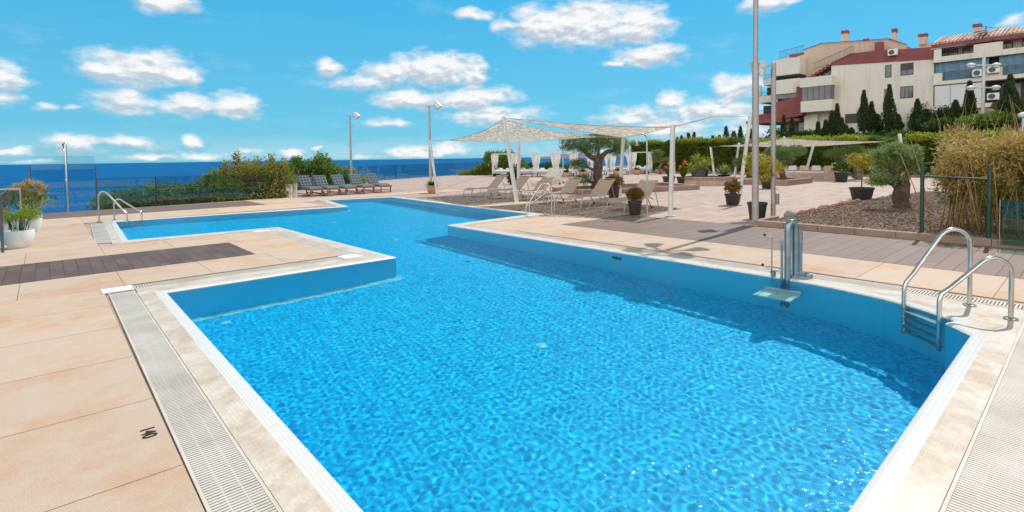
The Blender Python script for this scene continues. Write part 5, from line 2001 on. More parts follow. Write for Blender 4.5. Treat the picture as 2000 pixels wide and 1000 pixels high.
MB().tube([(12.12, 2.18, 1.15), (11.98, 1.24, 1.12)], .018, 10).tube([(12.12, 2.18, 1.38), (12.10, 2.02, 1.385)], .018, 8).build('rail', M['green_paint'], fr, True, 50, world=True)

# ------------------------------------------------------------------ glass fences
M['glass'] = glassmat('fence_glass', (.74, .84, .85))
M['glass_blue'] = glassmat('screen_glass', (.80, .90, .93))
M['glass_green'] = glassmat('green_glass', (.55, .78, .70), 1.0)


def fence(pts, h, label, spacing=2.0, z=0.0, gm='glass', postm='pot_grey', post_r=.022, rail=False, group='glass fences at the terrace edge', cap=False, posth=None):
    t = thing('glass_fence', label, 'glass fence', (pts[0][0], pts[0][1], z), 0, group)
    for a, b_ in zip(pts[:-1], pts[1:]):
        a, b_ = Vector((*a, z)), Vector((*b_, z))
        L_ = (b_ - a).length
        nn_ = max(1, round(L_ / spacing))
        for k in range(nn_):
            p0, p1 = a.lerp(b_, k / nn_), a.lerp(b_, (k + 1) / nn_)
            d = (p1 - p0).normalized()
            q0, q1 = p0 + d * .03, p1 - d * .03
            MB().bar(q0 + Vector((0, 0, h * .5 + .03)), q1 + Vector((0, 0, h * .5 + .03)), .012, h - .06).build('glass_panel', M[gm], t, world=True)
            MB().tube([p0, p0 + Vector((0, 0, (posth or h) + .0))], post_r, 8).build('post', M[postm], t, True, 50, world=True)
            if rail:
                MB().tube([p0 + Vector((0, 0, h)), p1 + Vector((0, 0, h))], .028, 10).build('handrail', M['steel'], t, True, 50, world=True)
        MB().tube([b_, b_ + Vector((0, 0, posth or h))], post_r, 8).build('post', M[postm], t, True, 50, world=True)
    return t


fence([(1.3, 22.8), (3.0, 22.9), (4.9, 23.15), (6.4, 23.3), (7.62, 23.42)], 1.08, 'low glass fence behind the far plank strip and the inlet ladder', spacing=2.4)
fence([(7.68, 23.5), (10, 28.35), (16.4, 34.6)], 1.1, 'glass fence running back behind the blue-cushioned loungers', spacing=1.9)
fence([(16.45, 34.65), (20.7, 37.1), (25.5, 39.2), (36, 43.6)], 1.15, 'long glass fence over the sea at the back of the terrace', spacing=1.8)
ts = fence([(-.35, 22.65), (1.28, 22.75)], 1.85, 'tall clear glass wind screen behind the lone shower', spacing=2.4, gm='glass_blue', posth=1.5, group=None)
fence([(-.62, 13.2), (-.62, 15.6)], 1.05, 'glass railing panel beside the nearer white pot', spacing=2.6, gm='glass_blue', rail=False)
fence([(-.45, 16.9), (-.45, 22.6)], 1.05, 'glass railing running towards the tall screen behind the white pots', spacing=2.6, gm='glass_blue')
fence([(-6, 13.2), (-.62, 13.2)], 1.06, 'steel-topped railing ending at the nearer white pot', spacing=1.8, gm='glass_blue', rail=True, postm='pot_grey', post_r=.014)
fence([(-6, 15.65), (-.42, 15.65)], 1.06, 'steel-topped railing ending just behind the plumed white pot', spacing=1.8, gm='glass_blue', rail=True, postm='steel')
fence([(11.72, 1.08), (11.0, -3.2)], .80, 'frameless glass panel with white base rail at the right edge', spacing=2.2, gm='glass_green', postm='steel', group=None, post_r=.006)

# ------------------------------------------------------------------ land and sea
sea = MB().add([(-30000, -3000, -25), (40000, -3000, -25), (40000, 42000, -25), (-30000, 42000, -25)], [(0, 1, 2, 3)]).build('sea', None)
m = bpy.data.materials.new('sea_water')
m.use_nodes = True
nt = m.node_tree
b = nt.nodes['Principled BSDF']
b.inputs['Roughness'].default_value = .7
b.inputs['Specular IOR Level'].default_value = .02
tcn = nt.nodes.new('ShaderNodeTexCoord')
mp = nt.nodes.new('ShaderNodeMapping')
mp.inputs['Scale'].default_value = (.006, .03, 1)
mp.inputs['Rotation'].default_value = (0, 0, YAW)
nt.links.new(tcn.outputs['Object'], mp.inputs[0])
n1 = nt.nodes.new('ShaderNodeTexNoise')
n1.inputs['Scale'].default_value = 1.0
n1.inputs['Detail'].default_value = 8
n1.inputs['Roughness'].default_value = .7
nt.links.new(mp.outputs[0], n1.inputs['Vector'])
cr = nt.nodes.new('ShaderNodeValToRGB')
cr.color_ramp.elements[0].position = .3
cr.color_ramp.elements[1].position = .7
cr.color_ramp.elements[0].color = (.002, .058, .185, 1)
cr.color_ramp.elements[1].color = (.010, .155, .34, 1)
nt.links.new(n1.outputs['Fac'], cr.inputs[0])
nt.links.new(cr.outputs[0], b.inputs['Base Color'])
sea.data.materials.append(m)
tag(sea, kind='structure')
# cliff under the terrace
edge = TERR[2:] + [TERR[0]]
mb = MB()
ne = len(edge)
outp = offset_poly(TERR, 7.0)
outp2 = offset_poly(TERR, 16.0)
o1 = outp[2:] + [outp[0]]
o2 = outp2[2:] + [outp2[0]]
for r_, (pl, z) in enumerate(((edge, -.05), (edge, -1.6), (o1, -9), (o2, -26))):
    mb.v += [(x, y, z) for x, y in pl]
for r_ in range(3):
    for i in range(ne - 1):
        mb.f.append((r_ * ne + i, r_ * ne + i + 1, (r_ + 1) * ne + i + 1, (r_ + 1) * ne + i))
o = mb.build('cliff_slope', mat('scrub', (.07, .09, .03), .95, var=(.16, .12, .07), vscale=.8, bump=1, bscale=3))
tag(o, kind='structure')
# headland far across the bay
mb = MB()
NN = 60
for k in range(NN + 1):
    u = k / NN
    ax = Vector((5650, 5700, 0)).lerp(Vector((6350, 5050, 0)), u)
    h_ = (14 + 55 * min(1, u * 3.2)) * (1 + .25 * noise.noise((u * 9, 0, 0)) + .12 * noise.noise((u * 40, 3, 0)))
    mb.v += [(ax.x, ax.y, -26), (ax.x, ax.y, -25 + h_), (ax.x + 250, ax.y + 230, -25 + h_ * 1.05), (ax.x + 900, ax.y + 800, -26)]
for k in range(NN):
    for j in range(3):
        a = k * 4 + j
        mb.f.append((a, a + 4, a + 5, a + 1))
o = mb.build('headland', mat('headland', (.30, .33, .37), 1.0, var=(.42, .36, .36), vscale=.02))
tag(o, kind='structure')

# rising ground behind the hedge
HX0 = 44.6
def hill_h(x, y):
    u = max(0, min(1, (x - HX0) / 26))
    hh = 3.6 * (u * u * (3 - 2 * u))
    side = max(0, min(1, (34 - y) / 14))
    hh *= side
    r_ = max(0, min(1, (13 - y) / 10))
    u2 = max(0, min(1, (x - 56) / 12))
    hh += 2.6 * r_ * u2
    return hh + .25 * noise.noise((x * .2, y * .2, 0)) * min(1, u * 4)


mb = MB()
NX, NY = 46, 60
for j in range(NY + 1):
    for i in range(NX + 1):
        x = HX0 + i * (90 - HX0) / NX
        y = -40 + j * (100) / NY
        mb.v.append((x, y, hill_h(x, y) - (.03 if i == 0 else 0)))
for j in range(NY):
    for i in range(NX):
        a = j * (NX + 1) + i
        mb.f.append((a, a + 1, a + NX + 2, a + NX + 1))
o = mb.build('hillside', mat('hill_soil', (.11, .085, .055), .95, var=(.05, .06, .025), vscale=.5, bump=1, bscale=4), None, True)
tag(o, kind='structure')
K = 26000
xs = RNG.uniform(45.5, 76, K)
ys = RNG.uniform(-16, 32, K)
zz = np.array([hill_h(a, b_) for a, b_ in zip(xs, ys)])
clump = np.array([noise.noise((a * .35, b_ * .35, 5)) for a, b_ in zip(xs, ys)])
keep = clump > -.15
p = np.stack([xs, ys, zz + RNG.uniform(0, .5, K) * (clump + .3)], 1)[keep]
g_ = quads_mesh('ground_cover', leaves(p, RNG.normal(size=p.shape) + np.array([0, 0, .6]), .28, .12), M['leaf_dark'])
tag(g_, 'dark scrubby ground cover on the slope below the apartment blocks', 'ground cover', kind='stuff')


# cypresses
def cypress_mesh(h, r, n, seed, L=.26):
    t_ = RNG.uniform(0, 1, n) ** .85
    prof_ = np.where(t_ < .22, .6 + t_ / .22 * .4, (1 - (t_ - .22) / .78) ** .95 + .03)
    a = RNG.uniform(0, 2 * PI, n)
    rad = r * prof_ * (.45 + .55 * RNG.uniform(0, 1, n) ** .5) * (1 + .30 * np.sin(a * 3 + t_ * 14 + seed) + .2 * np.sin(a * 7 + t_ * 31))
    p = np.stack([np.cos(a) * rad, np.sin(a) * rad, .25 + t_ * (h - .25)], 1)
    ax = np.stack([np.cos(a) * .45, np.sin(a) * .45, np.full(n, 1.2)], 1) + RNG.normal(size=(n, 3)) * .25
    return leaves(p, ax, L, L * .3)


def cypress(loc, h, r, n, label, group, seed, lean=0, L=.26):
    t = thing('cypress', label, 'cypress', loc, 0, group)
    MB().tube([(0, 0, -.3), (0, 0, h * .85)], [r * .22, r * .05], 7).build('trunk', M['bark'], t, True)
    MB().lathe([(r * .28, .35), (r * .52, h * .2), (r * .40, h * .5), (r * .16, h * .8), (0, h * .95)], seg=9, wob=.1).build('dark_core', M['leaf_core'], t, True)  # dark filler core added behind the leaves
    quads_mesh('crown', cypress_mesh(h, r, n, seed, L), M['leaf_cypress'], t)
    return t


def ray_at(px, dep):
    """ground position on the sight line through photo column px at a given depth"""
    d = fw + rt * ((px - 1000) / FPX)
    return d.x * dep, d.y * dep


CY = [(1530, 62, 232, .55, 'cypress left of the slim post, in front of the maroon balconies'), (1546, 60, 236, .45, 'thin cypress just right of the slim post'), (1597, 58, 246, .4, 'small cypress under the glazed balcony, left of the pair'),
      (1612, 60, 242, .5, 'small cypress under the right end of the glazed balcony'), (1624, 60, 224, .7, 'dark broad cypress below the glazed balcony corner'), (1634, 62, 210, .75, 'taller dark cypress right of the glazed balcony corner'),
      (1643, 59, 238, .5, 'pointed cypress left of the shuttered window'), (1651, 57, 252, .45, 'short cypress below the shuttered window'), (1662, 58, 258, .35, 'tiny cypress right of the shuttered window'),
      (1686, 60, 184, .95, 'tall cypress in front of the white gable, left of a matching pair'), (1701, 60, 206, .75, 'cypress between the two tallest ones before the white gable'), (1713, 61, 231, .8, 'lower broad cypress between the tall pair'),
      (1735, 58, 173, 1.1, 'tallest cypress in front of the white gable wall'), (1753, 57, 232, .6, 'low cypress right of the tallest one'), (1790, 54, 202, .85, 'slender cypress below the square lower window'),
      (1807, 52, 222, 1.1, 'broad bright juniper at the corner of the white gable'), (1864, 50, 205, .9, 'ragged cypress before the white terrace awning'), (1891, 50, 168, .8, 'tall narrow cypress left of the four-headed lamp'), (1969, 46, 156, 1.1, 'tall dark cypress near the right edge of the picture')]
for k, (px, dep, ty, r_, l) in enumerate(CY):
    x, y = ray_at(px, dep)
    z0 = hill_h(x, y) - .05
    hy_ = 307.5 - .0135 * (px - 1000)
    zt = 1.6 + (hy_ - ty) / FPX * dep
    cypress((x, y, z0), zt - z0 + .25, r_ * .62, 3600, l, 'cypresses below the apartment blocks', k)
SKY = [(1323, 271), (1331, 267), (1345, 262), (1356, 261), (1369, 273), (1385, 277), (1392, 268), (1405, 267), (1418, 250), (1433, 259), (1446, 250), (1466, 254)]
KD = ['leftmost of the small cypresses above the hedge, right of the upright white pole', 'second small cypress tip above the hedge from the left', 'pointed cypress above the hedge, third from the left', 'thin needle-like cypress above the tall hedge', 'very small cypress tip in the gap above the hedge',
      'tiny cypress tip left of the far leaning pole top', 'small cypress above the end of the tall hedge', 'cypress above the step in the hedge', 'tall pointed cypress above the left tip of the far sail', 'broad ragged cypress above the left part of the far sail', 'tall thin cypress above the far sail, left of the tall post', 'feathery cypress directly left of the tall grey post']
for k, (px, ty) in enumerate(SKY):
    dep = 66
    x, y = ray_at(px, dep)
    hy_ = 307.5 - .0135 * (px - 1000)
    zt = 1.6 + (hy_ - ty) / FPX * dep
    z0 = hill_h(x, y)
    cypress((x, y, z0 - .2), zt - z0 + .2, [.5, .5, .7, .55, .4, .4, .5, .7, .7, 1.1, .6, 1.2][k], 900, KD[k], 'small cypresses on the skyline above the hedge', k + 30, L=.3)

# shrubs on the slope at the right
for k, (px, dep, ty, r_, lm, l) in enumerate([(1520, 58, 248, 1.6, 'leaf_dark', 'dark bush at the foot of the maroon balconies'), (1575, 60, 256, 1.8, 'leaf_dark', 'low dark bush under the glazed balcony box'), (1800, 60, 205, 1.4, 'leaf_dark', 'dark bush against the corner of the white gable'), (1835, 50, 232, 1.3, 'leaf_mid', 'conical green bush right of the juniper'),
                                             (1850, 56, 208, 1.8, 'leaf_dark', 'dark bush under the white terrace awning'), (1905, 48, 226, 1.7, 'leaf_bright', 'bright green bush behind the bamboo, left of the four-headed lamp'), (1945, 46, 220, 1.8, 'leaf_bright', 'bright green bush right of the four-headed lamp'),
                                             (1990, 50, 212, 2.2, 'leaf_mid', 'green bush at the right edge behind the globe lamp'), (1760, 48, 255, 1.2, 'leaf_mid', 'low green bush between hedge and white gable'), (1870, 44, 244, 1.2, 'leaf_brownish', 'brownish bush just above the bamboo')]):
    x, y = ray_at(px, dep)
    z0 = hill_h(x, y)
    hy_ = 307.5 - .0135 * (px - 1000)
    zt = 1.6 + (hy_ - ty) / FPX * dep
    hh = max(.8, zt - z0)
    t = thing('bush', l, 'shrub', (x, y, z0), 0, 'shrubs on the slope')
    MB().tube([(0, 0, -.2), (0, 0, hh * .5)], [.08, .04], 6).build('stem', M['bark'], t)
    crown('crown', [((0, 0, hh * .55), (r_ * .8, r_ * .8, hh * .45)), ((r_ * .5, -r_ * .3, hh * .4), (r_ * .6, r_ * .6, hh * .38)), ((-r_ * .5, r_ * .3, hh * .35), (r_ * .6, r_ * .6, hh * .35))], 2600, .26, .11, M[lm], t)
# yellow shrubs above the lower hedge
for k, (px, l) in enumerate([(1470, 'yellow-green shrub showing above the hedge beside the tall post'), (1535, 'yellow-green shrub over the hedge, right of the slim post'), (1575, 'yellow-green shrub over the hedge below the glazed balcony'), (1668, 'yellow-green shrub over the hedge below the tall cypresses'), (1420, 'yellow-green shrub above the left end of the far sail')]):
    x, y = ray_at(px, 40.5)
    x = max(x, 45.0)
    t = thing('bush', l, 'shrub', (x, y, 0), 0, 'yellow-green shrubs just behind the hedge')
    MB().tube([(0, 0, 0), (0, 0, 2.2)], [.06, .03], 6).build('stem', M['bark'], t)
    crown('crown', [((0, 0, 2.55), (.8, .8, .38)), ((.5, -.7, 2.5), (.7, .7, .3))], 1500, .2, .09, M['leaf_lime'], t)
# dry grass stems above the bamboo
t = thing('dry_reeds', 'thin dry reed stems standing above the bamboo', 'reeds', (20, -1, 0))
mb = MB()
rs = random.Random(5)
for k in range(22):
    px = rs.uniform(1838, 1990)
    x, y = ray_at(px, 21)
    z = rs.uniform(2.5, 4.0)
    lx = rs.uniform(-.9, .9)
    mb.tube([(x, y, 0), (x + rv.x * lx * .3, y + rv.y * lx * .3, z * .7), (x + rv.x * lx, y + rv.y * lx, z)], [.008, .006, .003], 4)
mb.build('stalks', mat('dry', (.42, .31, .16), .9), t, world=True)

# ------------------------------------------------------------------ lamps on the slope
t = thing('lamp_post', 'four-headed grey lamp post on the slope before the right apartment block', 'lamp post', (64.3, 7.2, 3.0))
MB().tube([(0, 0, 0), (0, 0, 7.2)], .13, 12).build('pole', M['white_metal'], t, True, 50)
for z in (4.3, 6.35):
    MB().bar(rr(-1.0, z + .1), rr(1.0, z + .1), .1, .1).build('cross_arm', M['white_metal'], t)
    for s_ in (-1, 1):
        hd = MB().ball(rr(s_ * 1.15, z + .1), .36, sq=(1, 1, .55)).build('lamp_head', M['white_metal'], t, True)
        MB().ball(rr(s_ * 1.15, z - .05), .27, sq=(1, 1, .5)).build('lens', M['pot_white'], hd, True)
x, y = ray_at(1996, 38)
t = thing('lamp_post', 'short globe lamp at the right edge behind the bamboo', 'lamp post', (x, y, 1.5))
MB().tube([(0, 0, 0), (0, 0, 2.5)], .07, 12).build('pole', M['white_metal'], t, True, 50)
MB().ball((0, 0, 2.65), .30, sq=(1, 1, .75)).build('globe', M['pot_white'], t, True)

# ------------------------------------------------------------------ apartment block with white gable
BX = 75.0


def win(parent, y0, y1, z0, z1, x=BX, name='window', glass='window_glass', frame='shutter', mull=1, shut=0.0):
    o = MB()
    o.box(x - .05, x - .004, y0 - .06, y1 + .06, z0 - .07, z0).box(x - .05, x - .004, y0 - .06, y1 + .06, z1, z1 + .06)
    o.box(x - .05, x - .004, y0 - .06, y0, z0, z1).box(x - .05, x - .004, y1, y1 + .06, z0, z1)
    for k in range(1, mull + 1):
        c = y0 + (y1 - y0) * k / (mull + 1)
        o.box(x - .045, x - .004, c - .03, c + .03, z0, z1)
    f = o.build(name, M[frame], parent, world=True)
    loc = f.location
    w_ = MB().box(x - .02, x - .003, y0, y1, z0, z1).build('pane', M[glass], f)
    # child of a part: bring into the building's frame
    if parent is not None:
        w_.location = -parent.location
    if shut:
        s_ = MB().box(x - .035, x - .021, y0, y1, z1 - (z1 - z0) * shut, z1).build('roller_shutter', M['shutter'], f)
        s_.location = -parent.location
    return f


def railing(parent, a, b_, h=.95, m='dark_rail', step=.16, solid=False):
    a, b_ = Vector(a), Vector(b_)
    L_ = (b_ - a).length
    mb = MB()
    mb.bar(a + Vector((0, 0, h)), b_ + Vector((0, 0, h)), .05, .05)
    mb.bar(a + Vector((0, 0, .08)), b_ + Vector((0, 0, .08)), .03, .03)
    k = 0
    while k * step <= L_:
        p = a.lerp(b_, k * step / L_)
        mb.bar(p, p + Vector((0, 0, h)), .022, .022)
        k += 1
    return mb.build('railing', M[m], parent, world=True)


M['dark_rail'] = mat('dark_rail', (.12, .07, .065), .6)
M['awning_blue'] = mat('awning_blue', (.17, .29, .38), .9, var=(.12, .22, .30), vscale=4)
M['roof_tile'] = tilemat('roof_tile', (.62, .48, .40), (.70, .57, .49), (.36, .2, .15), .34, .30, .05, .85, .6, offset=0)
A = thing('apartment_block', 'white and pink apartment block with maroon trims and a windowed gable wall', 'building', (BX, 20, 0))


def bbox(name, m, y0, y1, z0, z1, x0=BX, x1=BX + 12, parent=None, bevel=0):
    return MB().box(x0, x1, y0, y1, z0, z1).build(name, M[m], parent or A, world=True, bevel=bevel)


bbox('wall', 'cream', 12.6, 22.9, 2.5, 12.75, parent=A)
# sloping maroon parapet
pl = [(22.9, 12.751), (22.9, 13.0), (21.0, 13.95), (18.3, 13.9), (12.59, 13.35), (12.59, 11.98), (22.9, 12.75)]
mb = MB()
pp = [(12.59, 12.0), (12.59, 13.35), (18.3, 13.85), (20.8, 13.9), (22.93, 13.0), (22.93, 12.72)]
mb.v = [(BX - .08, y, z) for y, z in pp] + [(BX + 11.9, y, z + .0) for y, z in pp]
k = len(pp)
mb.f = [tuple(range(k)), tuple(reversed(range(k, 2 * k)))] + [(i, i + k, (i + 1) % k + k, (i + 1) % k) for i in range(k)]
mb.build('parapet', M['maroon'], A, world=True)
ch = bbox('chimney', 'maroon', 17.6, 18.35, 13.3, 14.9, BX + .3, BX + 1.3)
bbox('chimney', 'pinkcream', 16.85, 17.25, 13.5, 16.3, BX + 3.2, BX + 3.9)
bbox('chimney_cap', 'maroon', 16.8, 17.3, 16.3, 16.75, BX + 3.15, BX + 3.95)
bbox('chimney', 'pinkcream', 22.3, 22.95, 15.0, 17.3, BX + 4, BX + 4.8)
bbox('chimney_cap', 'maroon', 22.25, 23.0, 17.3, 17.7, BX + 3.95, BX + 4.85)
bbox('vent_stack', 'maroon', 20.2, 20.8, 15.2, 16.4, BX + 5, BX + 5.6)
win(A, 14.5, 15.6, 10.6, 11.85, shut=.6)
win(A, 14.5, 15.6, 7.95, 9.2, mull=2)
win(A, 16.6, 17.1, 10.55, 11.9, mull=0)
win(A, 16.75, 17.15, 8.0, 9.1, mull=0)
win(A, 19.9, 21.25, 5.35, 6.4, mull=0, shut=1.0)
# air conditioner
ac = bpy.data.objects.new('air_conditioner', None)


def aircon(y, z, x=BX, parent=None, label='x'):
    t = thing('air_conditioner', label, 'air conditioner', (x - .28, y, z), 0, 'air conditioner boxes on the apartment blocks')
    MB().box(-.2, .2, -.48, .48, 0, .72).build('casing', M['pot_white'], t, bevel=.03)
    MB().tube([(-.201, .1, .36), (-.22, .1, .36)], .28, 20).build('fan', M['pot_grey'], t)
    MB().box(.0, .24, -.4, -.35, -.08, 0).box(.0, .24, .35, .4, -.08, 0).build('bracket', M['grey_metal'], t)
    return t


bpy.data.objects.remove(ac)
aircon(16.35, 12.95, BX - .08, label='air conditioner on the maroon parapet of the white gable')
# glazed balcony box
def boxpart(name, m, y0, y1, z0, z1, x0, x1):
    return MB().box(x0, x1, y0, y1, z0, z1).build(name, M[m], A, world=True)
boxpart('balcony_parapet', 'cream', 22.4, 26.1, 10.15, 11.35, BX - 1.4, BX + 2)
boxpart('balcony_parapet', 'cream', 22.4, 26.0, 6.95, 8.35, BX - 1.4, BX + 2)
boxpart('glazing', 'window_glass', 22.55, 25.9, 8.35, 10.15, BX - 1.3, BX + 1.9)
mb = MB()
for k in range(6):
    y = 22.5 + k * .68
    mb.box(BX - 1.34, BX - 1.28, y, y + .05, 8.35, 10.15)
mb.build('glazing_bars', M['dark_rail'], A, world=True)
boxpart('side_panel', 'maroon', 25.99, 26.7, 6.6, 10.4, BX - .9, BX + 1.6)
boxpart('side_parapet', 'cream', 26.05, 26.4, 10.35, 11.2, BX - 1.0, BX + 1.6)
boxpart('lower_wall', 'cream', 22.9, 26.2, 2.0, 6.95, BX + .9, BX + 11)
boxpart('lower_wall', 'cream', 24.6, 26.2, 2.0, 6.95, BX + .4, BX + 1)
boxpart('basement_window', 'window_glass', 26.3, 27.4, 4.4, 5.9, BX + 1.9, BX + 3)
# roof terrace stair and railing
mb = MB()
for k in range(6):
    mb.box(BX - .3, BX + 1.2, 23.0 + k * .42, 23.45 + k * .42, 12.55 - k * .24, 12.85 - k * .24)
mb.build('outdoor_stair', M['maroon'], A, world=True)
railing(A, (BX - .3, 20.4, 13.8), (BX - .3, 24.9, 12.3), .95)
win(A, 22.92, 24.3, 11.4, 12.4, x=BX + .8, mull=2)
# set-back upper volume
mb = MB()
pp = [(29.6, 9.4), (15.6, 9.4), (15.6, 14.35), (17.3, 15.35), (24.7, 16.05), (26.8, 15.55), (26.9, 15.0), (29.6, 14.45)]
mb.v = [(BX + 2.2, y, z) for y, z in pp] + [(BX + 12, y, z) for y, z in pp]
k = len(pp)
mb.f = [tuple(range(k)), tuple(reversed(range(k, 2 * k)))] + [(i, i + k, (i + 1) % k + k, (i + 1) % k) for i in range(k)]
mb.build('upper_wall', M['pinkcream'], A, world=True)
MB().bar((BX + 2.1, 26.9, 15.62), (BX + 2.1, 24.7, 16.12), .12, .10).bar((BX + 2.1, 24.7, 16.12), (BX + 2.1, 17.3, 15.42), .12, .08).bar((BX + 2.1, 17.3, 15.4), (BX + 2.1, 15.5, 14.4), .12, .1).build('roof_edge', M['maroon'], A, world=True)
boxpart('roof_stair', 'maroon', 27.0, 28.8, 14.9, 15.3, BX + 2.3, BX + 4)
railing(A, (BX + 2.5, 27.0, 15.3), (BX + 2.5, 30.2, 14.9), 1.0)
# left wing with balconies
boxpart('wing_wall', 'cream', 26.6, 30.0, 12.2, 14.4, BX - .2, BX + 2.2)
boxpart('wing_slab', 'shutter', 26.6, 30.0, 12.0, 12.2, BX - .0, BX + 2.2)
boxpart('wing_parapet', 'cream', 26.6, 30.0, 9.7, 11.6, BX - .2, BX + 2.2)
boxpart('wing_window', 'window_glass', 26.6, 30.0, 9.1, 9.7, BX + .2, BX + 2.2)
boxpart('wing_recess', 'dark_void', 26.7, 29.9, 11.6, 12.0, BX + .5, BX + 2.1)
mb = MB()
pp = [(26.6, 6.5), (30.0, 6.3), (30.0, 8.6), (26.6, 9.2)]
mb.v = [(BX - .3, y, z) for y, z in pp] + [(BX + 2.2, y, z) for y, z in pp]
mb.f = [(0, 1, 2, 3), (7, 6, 5, 4)] + [(i, i + 4, (i + 1) % 4 + 4, (i + 1) % 4) for i in range(4)]
mb.build('maroon_parapet', M['maroon'], A, world=True)
boxpart('maroon_soffit', 'maroon', 26.6, 33.6, 5.9, 6.3, BX - .3, BX + 8)
boxpart('wing_core', 'cream', 29.0, 30.2, 2.0, 14.0, BX + 4.5, BX + 12)
for k, z in enumerate((6.3, 8.9, 11.4)):
    e = 33.2 - k * .5
    boxpart('balcony', 'maroon' if k == 0 else 'cream', 30.0, e, z, z + .95, BX + 1.2 + k * .4, BX + 6)
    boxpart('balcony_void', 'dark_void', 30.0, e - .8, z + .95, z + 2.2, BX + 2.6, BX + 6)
    railing(A, (BX + 1.2 + k * .4, 30.1, z + .95), (BX + 1.2 + k * .4, e, z + .95), .5, step=.2)
    boxpart('balcony_post', 'cream', e - .35, e - .1, z + .9, z + 2.5, BX + 1.6, BX + 1.9)

# ------------------------------------------------------------------ right apartment block
Dk = thing('apartment_block', 'apartment block with tiled roof, blue awning curtains and long balconies at the right', 'building', (BX, 5, 0))


def dbox(name, m, y0, y1, z0, z1, x0=BX, x1=BX + 10, bevel=0):
    return MB().box(x0, x1, y0, y1, z0, z1).build(name, M[m], Dk, world=True, bevel=bevel)


YE = -14.0
dbox('wall', 'cream', YE, 12.55, 2.0, 13.4, BX + 2.2)
dbox('gable_wall', 'pinkcream', 12.56, 14.4, 12.4, 14.3, BX + 2.5)
for (z0, z1, nm) in ((11.55, 12.15, 'slab'), (9.05, 9.45, 'slab')):
    dbox(nm, 'cream', YE, 12.58, z0, z1, BX - .3, BX + 2.4)
# roof with tiles
mb = MB()
for k in range(2):
    pass
yr0, yr1 = YE, 12.9
rs = random.Random(2)
nrow = 9
mb = MB()
y = yr0
while y < yr1:
    mb.tube([(BX + .2, y, 13.75), (BX + 5, y, 15.15)], .13, 6)
    y += .36
rf = mb.build('roof', M['roof_tile'], Dk, world=True)
MB().add([(BX + .25, yr0, 13.7), (BX + .25, yr1, 13.7), (BX + 5, yr1, 15.1), (BX + 5, yr0, 15.1), (BX + 10, yr1, 13.6), (BX + 10, yr0, 13.6)], [(0, 3, 2, 1), (3, 5, 4, 2)]).build('roof_base', M['terracotta'], Dk, world=True)
dbox('eave', 'maroon', YE, 12.9, 13.25, 13.68, BX + .25, BX + 2.2)
for (y0, y1, z0, z1) in ((13.7, 14.45, 14.2, 15.1), (8.95, 9.6, 14.2, 15.3), (2.5, 3.3, 14.4, 15.5)):
    c = dbox('chimney', 'pinkcream', y0, y1, z0, z1, BX + 2.3, BX + 3.0)
    dbox('chimney_cap', 'maroon', y0 - .05, y1 + .05, z1, z1 + .35, BX + 2.25, BX + 3.05)
# top floor
for (y0, y1, z0, z1) in ((10.9, 12.4, 12.15, 13.25), (9.3, 10.4, 12.15, 13.25), (6.4, 7.3, 12.2, 13.2), (4.2, 5.6, 12.2, 13.3)):
    win(Dk, y0, y1, z0, z1, x=BX + 2.19, mull=1)
dbox('parapet', 'cream', 6.9, 9.2, 12.0, 13.0, BX - .25, BX - .1)
dbox('parapet', 'cream', 11.9, 12.57, 12.0, 13.0, BX - .25, BX - .1)
railing(Dk, (BX - .2, 11.9, 12.1), (BX - .2, 9.2, 12.1), 1.0)
railing(Dk, (BX - .2, 6.9, 12.1), (BX - .2, YE, 12.1), 1.0)
mb = MB()
for k in range(12):
    mb.box(BX - .1, BX + 1.4, 9.9 + k * .25, 10.02 + k * .25, 13.06, 13.1)
mb.build('striped_awning', M['dark_rail'], Dk, world=True)
dbox('awning_cloth', 'bed_white', 9.9, 12.9, 13.101, 13.16, BX - .15, BX + 1.5)
# spiral stair
t = MB()
for k in range(16):
    a = k * .5
    t.obox((BX + .8 + .55 * math.cos(a), 8.35 + .55 * math.sin(a), 12.0 + k * .17), (math.cos(a), math.sin(a), 0), (-math.sin(a), math.cos(a), 0), (0, 0, 1), .5, .16, .02)
t.tube([(BX + .8, 8.35, 12), (BX + .8, 8.35, 15)], .05, 8)
hx = [(BX + .8 + 1.05 * math.cos(k * .5), 8.35 + 1.05 * math.sin(k * .5), 12.9 + k * .17) for k in range(16)]
t.tube(hx, .03, 6)
t.build('spiral_stair', M['maroon'], Dk, world=True)
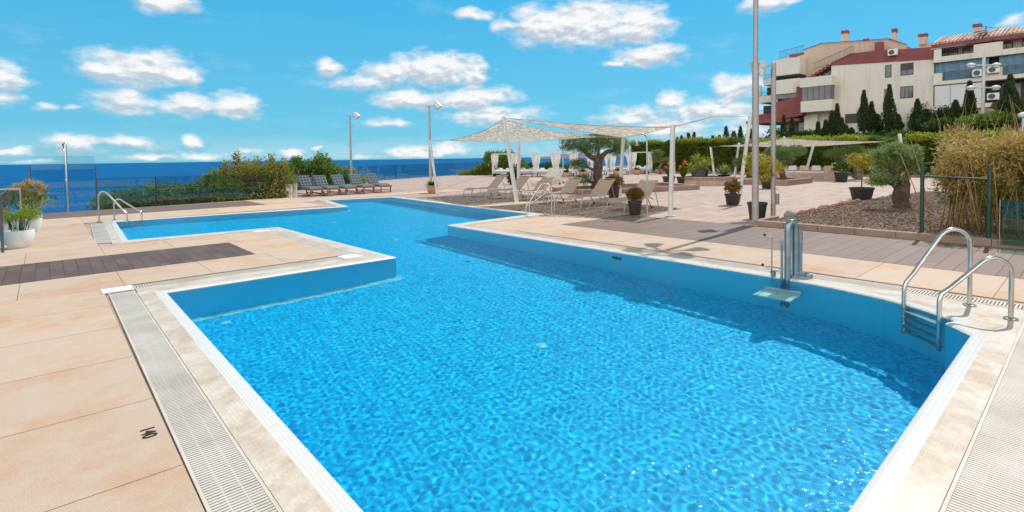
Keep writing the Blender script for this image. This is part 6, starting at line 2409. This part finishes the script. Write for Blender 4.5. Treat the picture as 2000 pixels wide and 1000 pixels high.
# second floor: blue curtains
def curtain_strip(y0, y1, z0, z1, x, m, name):
    mb = MB()
    nn_ = int((y1 - y0) / .12)
    for i in range(nn_ + 1):
        y = y0 + (y1 - y0) * i / nn_
        xx = x + .07 * math.sin(i * 1.25) + .03 * math.sin(i * .37)
        mb.v += [(xx, y, z0), (xx, y, z1)]
    for i in range(nn_):
        mb.f.append((2 * i, 2 * i + 1, 2 * i + 3, 2 * i + 2))
    return mb.build(name, M[m], Dk, True, world=True)


curtain_strip(8.0, 12.5, 9.5, 11.54, BX + .15, 'awning_blue', 'blue_curtain')
curtain_strip(YE, 7.2, 9.5, 11.54, BX + .15, 'awning_blue', 'blue_curtain')
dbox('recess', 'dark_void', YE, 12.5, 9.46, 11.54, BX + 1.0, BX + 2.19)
dbox('parapet', 'cream', 11.8, 12.57, 9.4, 10.35, BX - .25, BX - .1)
dbox('parapet', 'cream', 6.9, 9.15, 9.4, 10.35, BX - .25, BX - .1)
railing(Dk, (BX - .2, 11.8, 9.45), (BX - .2, 9.15, 9.45), .95)
railing(Dk, (BX - .2, 6.9, 9.45), (BX - .2, YE, 9.45), .95)
aircon(8.75, 9.55, BX - .25, label='air conditioner left of the four-headed lamp, on the middle balcony')
aircon(7.55, 9.75, BX - .25, label='air conditioner right of the four-headed lamp, on the middle balcony')
# first floor
dbox('white_screen', 'bed_white', 8.3, 12.5, 6.75, 8.95, BX - .1, BX + .0)
mb = MB()
for k in range(4):
    mb.box(BX - .14, BX - .101, 8.3 + k * 1.38, 8.36 + k * 1.38, 6.75, 8.95)
mb.build('screen_bars', M['grey_metal'], Dk, world=True)
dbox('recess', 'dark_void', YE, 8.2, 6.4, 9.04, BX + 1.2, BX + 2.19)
dbox('slab', 'cream', YE, 12.58, 6.25, 6.7, BX - .2, BX + 2.4)
aircon(7.6, 7.0, BX + .3, label='air conditioner on the lower balcony below the other two')
for (y0, y1) in ((5.6, 7.0), (2.5, 4.8)):
    win(Dk, y0, y1, 7.0, 8.6, x=BX + 1.19, mull=1)
dbox('rubble_base', 'render_wall', YE, 12.5, 1.5, 6.25, BX + .1, BX + 2.2)
